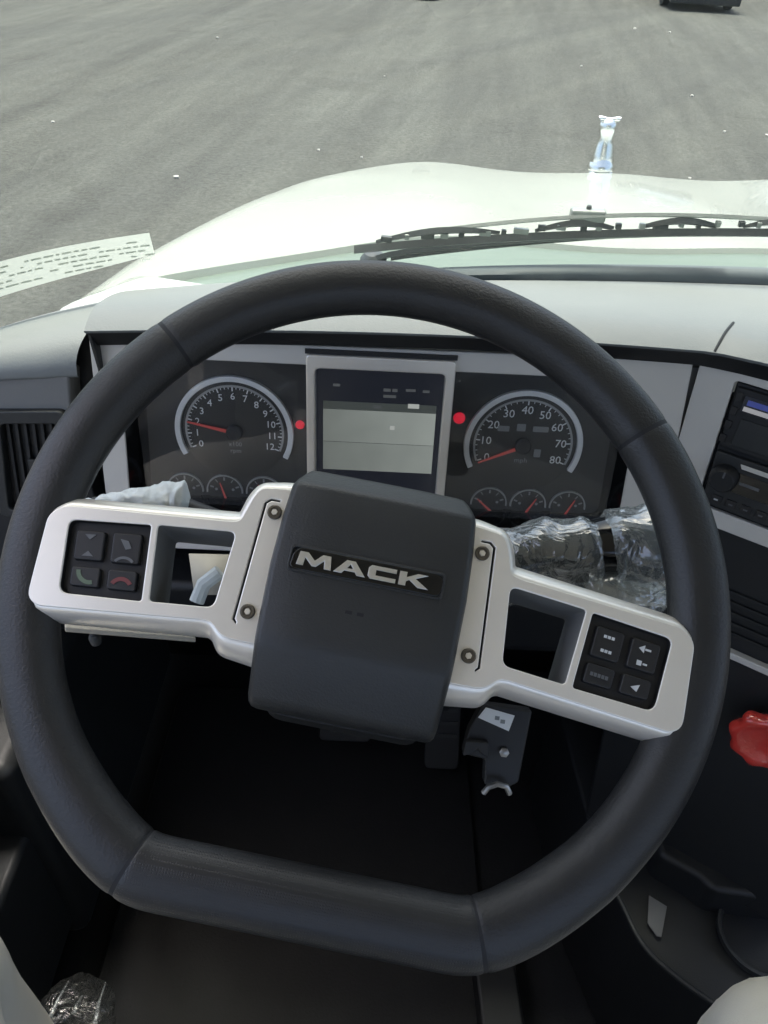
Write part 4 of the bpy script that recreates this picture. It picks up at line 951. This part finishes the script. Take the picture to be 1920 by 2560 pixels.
# console on the right
cn = empty('centre_console', Matrix.Translation((.6, .45, 1.15))); tag(cn, 'black moulded centre console right of the footwell', 'console')
def curve_pts(P, n=24):
    out = []
    P = [Vector(p) for p in P]; P = [P[0] * 2 - P[1]] + P + [P[-1] * 2 - P[-2]]
    for i in range(1, len(P) - 2):
        for q in range(n):
            t = q / n; p0, p1, p2, p3 = P[i - 1:i + 3]
            out.append(.5 * ((2 * p1) + (p2 - p0) * t + (2 * p0 - 5 * p1 + 4 * p2 - p3) * t * t + (3 * p1 - p0 - 3 * p2 + p3) * t ** 3))
    out.append(P[-2]); return out
zc = 1.42
def fl(px, py, z):
    d_ = cf + cri * ((px - 829.5) / 1659) - cup * ((py - 1106) / 1659); return CAM + d_ * ((z - CAM.z) / d_.z)
edge = curve_pts([fl(1290, 1850, zc), fl(1340, 1950, zc), fl(1390, 2045, zc), fl(1470, 2120, zc), fl(1570, 2190, zc), fl(1700, 2290, zc)], 10)
top = MB().prism([(p.x, p.y) for p in edge] + [(1.2, edge[-1].y), (1.2, edge[0].y + .25), (edge[0].x - .02, edge[0].y + .25)], 1.15, zc)
obj('body', top, 'black', cn, I4, bevel=.006, seg=3)
obj('edge_bead', MB().tube([p + Vector((0, 0, .003)) for p in edge], .0035, 8), 'charcoal', cn, I4)
edge2 = curve_pts([fl(1290, 1950, 1.30), fl(1340, 2040, 1.30), fl(1400, 2115, 1.30), fl(1490, 2190, 1.30), fl(1600, 2270, 1.30)], 10)
obj('lower_step', MB().prism([(p.x, p.y) for p in edge2] + [(1.0, edge2[-1].y), (1.0, edge2[0].y + .3), (edge2[0].x, edge2[0].y + .3)], 1.151, 1.30), 'black', cn, I4, bevel=.006)
obj('lower_bead', MB().tube([p + Vector((0, 0, .002)) for p in edge2], .003, 8), 'charcoal', cn, I4)
# raised dark housing up to the dash
hs = [fl(1420, 1860, 1.46), fl(1500, 1905, 1.46), fl(1535, 1935, 1.46)]
obj('housing', MB().prism([(hs[0].x, hs[0].y), (hs[1].x, hs[1].y), (hs[2].x, hs[2].y), (.9, hs[2].y - .05), (.9, hs[0].y + .3), (hs[0].x, hs[0].y + .3)], 1.40, 1.475), 'black', cn, I4, bevel=.008, seg=3)
cpos = fl(1640, 2020, 1.425)
ch = MB().lathe([(.030, -.05), (.040, -.05), (.043, .0), (.046, .006), (.050, .006), (.050, -.002)], 36, cpos)
ch.f = [f for f in ch.f if len(f) == 4]
cup_o = empty('cup_holder', Matrix.Translation(cpos)); tag(cup_o, 'round black cup holder in the console at the right edge', 'cup holder')
obj('cup_ring', ch, 'charcoal', cup_o, I4); obj('cup_floor', MB().lathe([(.040, -.049), (.040, -.045), (0, -.045)], 24, cpos), 'black', cup_o, I4)
tg = empty('tag', Matrix.Translation(fl(1420, 1980, 1.44))); tag(tg, 'small torn grey tag on the black console', 'tag')
obj('card', MB().prism([(p.x, p.y) for p in (fl(1403, 1932, 1.43), fl(1442, 1956, 1.43), fl(1430, 2022, 1.43), fl(1420, 2020, 1.43), fl(1400, 1992, 1.43))], 1.4262, 1.4275), 'tag', tg, I4, smooth=0)
obj('grey_post', MB().prism(round_poly(rect(-.03, -.20, .03, .16), .015), 1.152, 1.20).xf(Matrix.Translation((.195, .36, 0)) @ Matrix.Rotation(R(4), 4, 'Z')), 'black', cn, I4, bevel=.006)

# driver's legs: one skinned body
def skin_body(name, verts, edges, radii, mt, root_i):
    me = bpy.data.meshes.new(name); me.from_pydata(verts, edges, []); me.update()
    o = bpy.data.objects.new(name, me); COL.objects.link(o)
    md = o.modifiers.new('skin', 'SKIN')
    for i, r_ in enumerate(radii): me.skin_vertices[0].data[i].radius = (r_, r_)
    for i in range(len(verts)): me.skin_vertices[0].data[i].use_root = (i == root_i)
    md.use_smooth_shade = True
    s2 = o.modifiers.new('sub', 'SUBSURF'); s2.levels = 3; s2.render_levels = 3
    tx = bpy.data.textures.new('folds', 'CLOUDS'); tx.noise_scale = .09
    dm = o.modifiers.new('folds', 'DISPLACE'); dm.texture = tx; dm.strength = .012; dm.mid_level = .5
    me.materials.append(M[mt]); return o
KZ = 1.70
pv = [(0, -.30, 1.66), (-.13, -.26, 1.66), (-.24, -.05, 1.69), (-.365, .19, KZ + .045), (-.375, .21, KZ - .05), (-.33, .17, 1.42), (-.29, .06, 1.22), (-.30, .14, 1.19),
      (.13, -.26, 1.66), (.25, -.05, 1.68), (.362, .182, KZ + .015), (.372, .200, KZ - .08), (.34, .15, 1.42), (.30, .05, 1.22), (.31, .14, 1.19)]
pe = [(0, 1), (1, 2), (2, 3), (3, 4), (4, 5), (5, 6), (6, 7), (0, 8), (8, 9), (9, 10), (10, 11), (11, 12), (12, 13), (13, 14)]
per = skin_body('person', pv, pe, [.15, .14, .115, .092, .088, .075, .055, .045, .14, .115, .092, .088, .075, .055, .045], 'trouser', 0)
tag(per, 'seated driver, only pale grey trousered knees showing in the bottom corners', 'person')
seat = empty('driver_seat', Matrix.Translation((0, -.35, 1.15))); tag(seat, 'dark driver seat under the pale trousers', 'seat')
obj('cushion', MB().prism(round_poly(rect(-.25, -.62, .25, -.06), .06), 1.42, 1.56), 'charcoal', seat, I4, bevel=.04, seg=4)
obj('pedestal', MB().box((-.18, -.55, 1.151), (.18, -.15, 1.418)), 'black', seat, I4, bevel=.01)
obj('backrest', MB().box((-.25, -.74, 1.57), (.25, -.62, 2.15)), 'charcoal', seat, I4, bevel=.05, seg=4)

# clear wrapped lever at the bottom left
wl = empty('plastic_wrapper', Matrix.Translation(fl(165, 2170, 1.50))); tag(wl, 'crumpled clear plastic wrapper in the footwell at bottom left', 'wrapper')
wa, wb = fl(165, 2115, 1.47), fl(150, 2330, 1.52)
obj('film', wrap_mesh([wa, wa.lerp(wb, .4), wb], lambda t: .004 + .034 * min(1, t * 2.4) ** .6, .008, 48, 5.5, 26, 30, .7), 'wrap_dark', wl, I4, smooth=35)
for x0, y0, x1, y1 in ((105, 2205, 148, 2120), (205, 2212, 228, 2122), (160, 2190, 178, 2150)):
    obj('fold', MB().tube([fl(x0, y0, 1.53), fl((x0 + x1) / 2 - 3, (y0 + y1) / 2, 1.53), fl(x1, y1, 1.52)], lambda t: .0026 * (1 - .8 * t), 6), 'wrap', wl, I4)
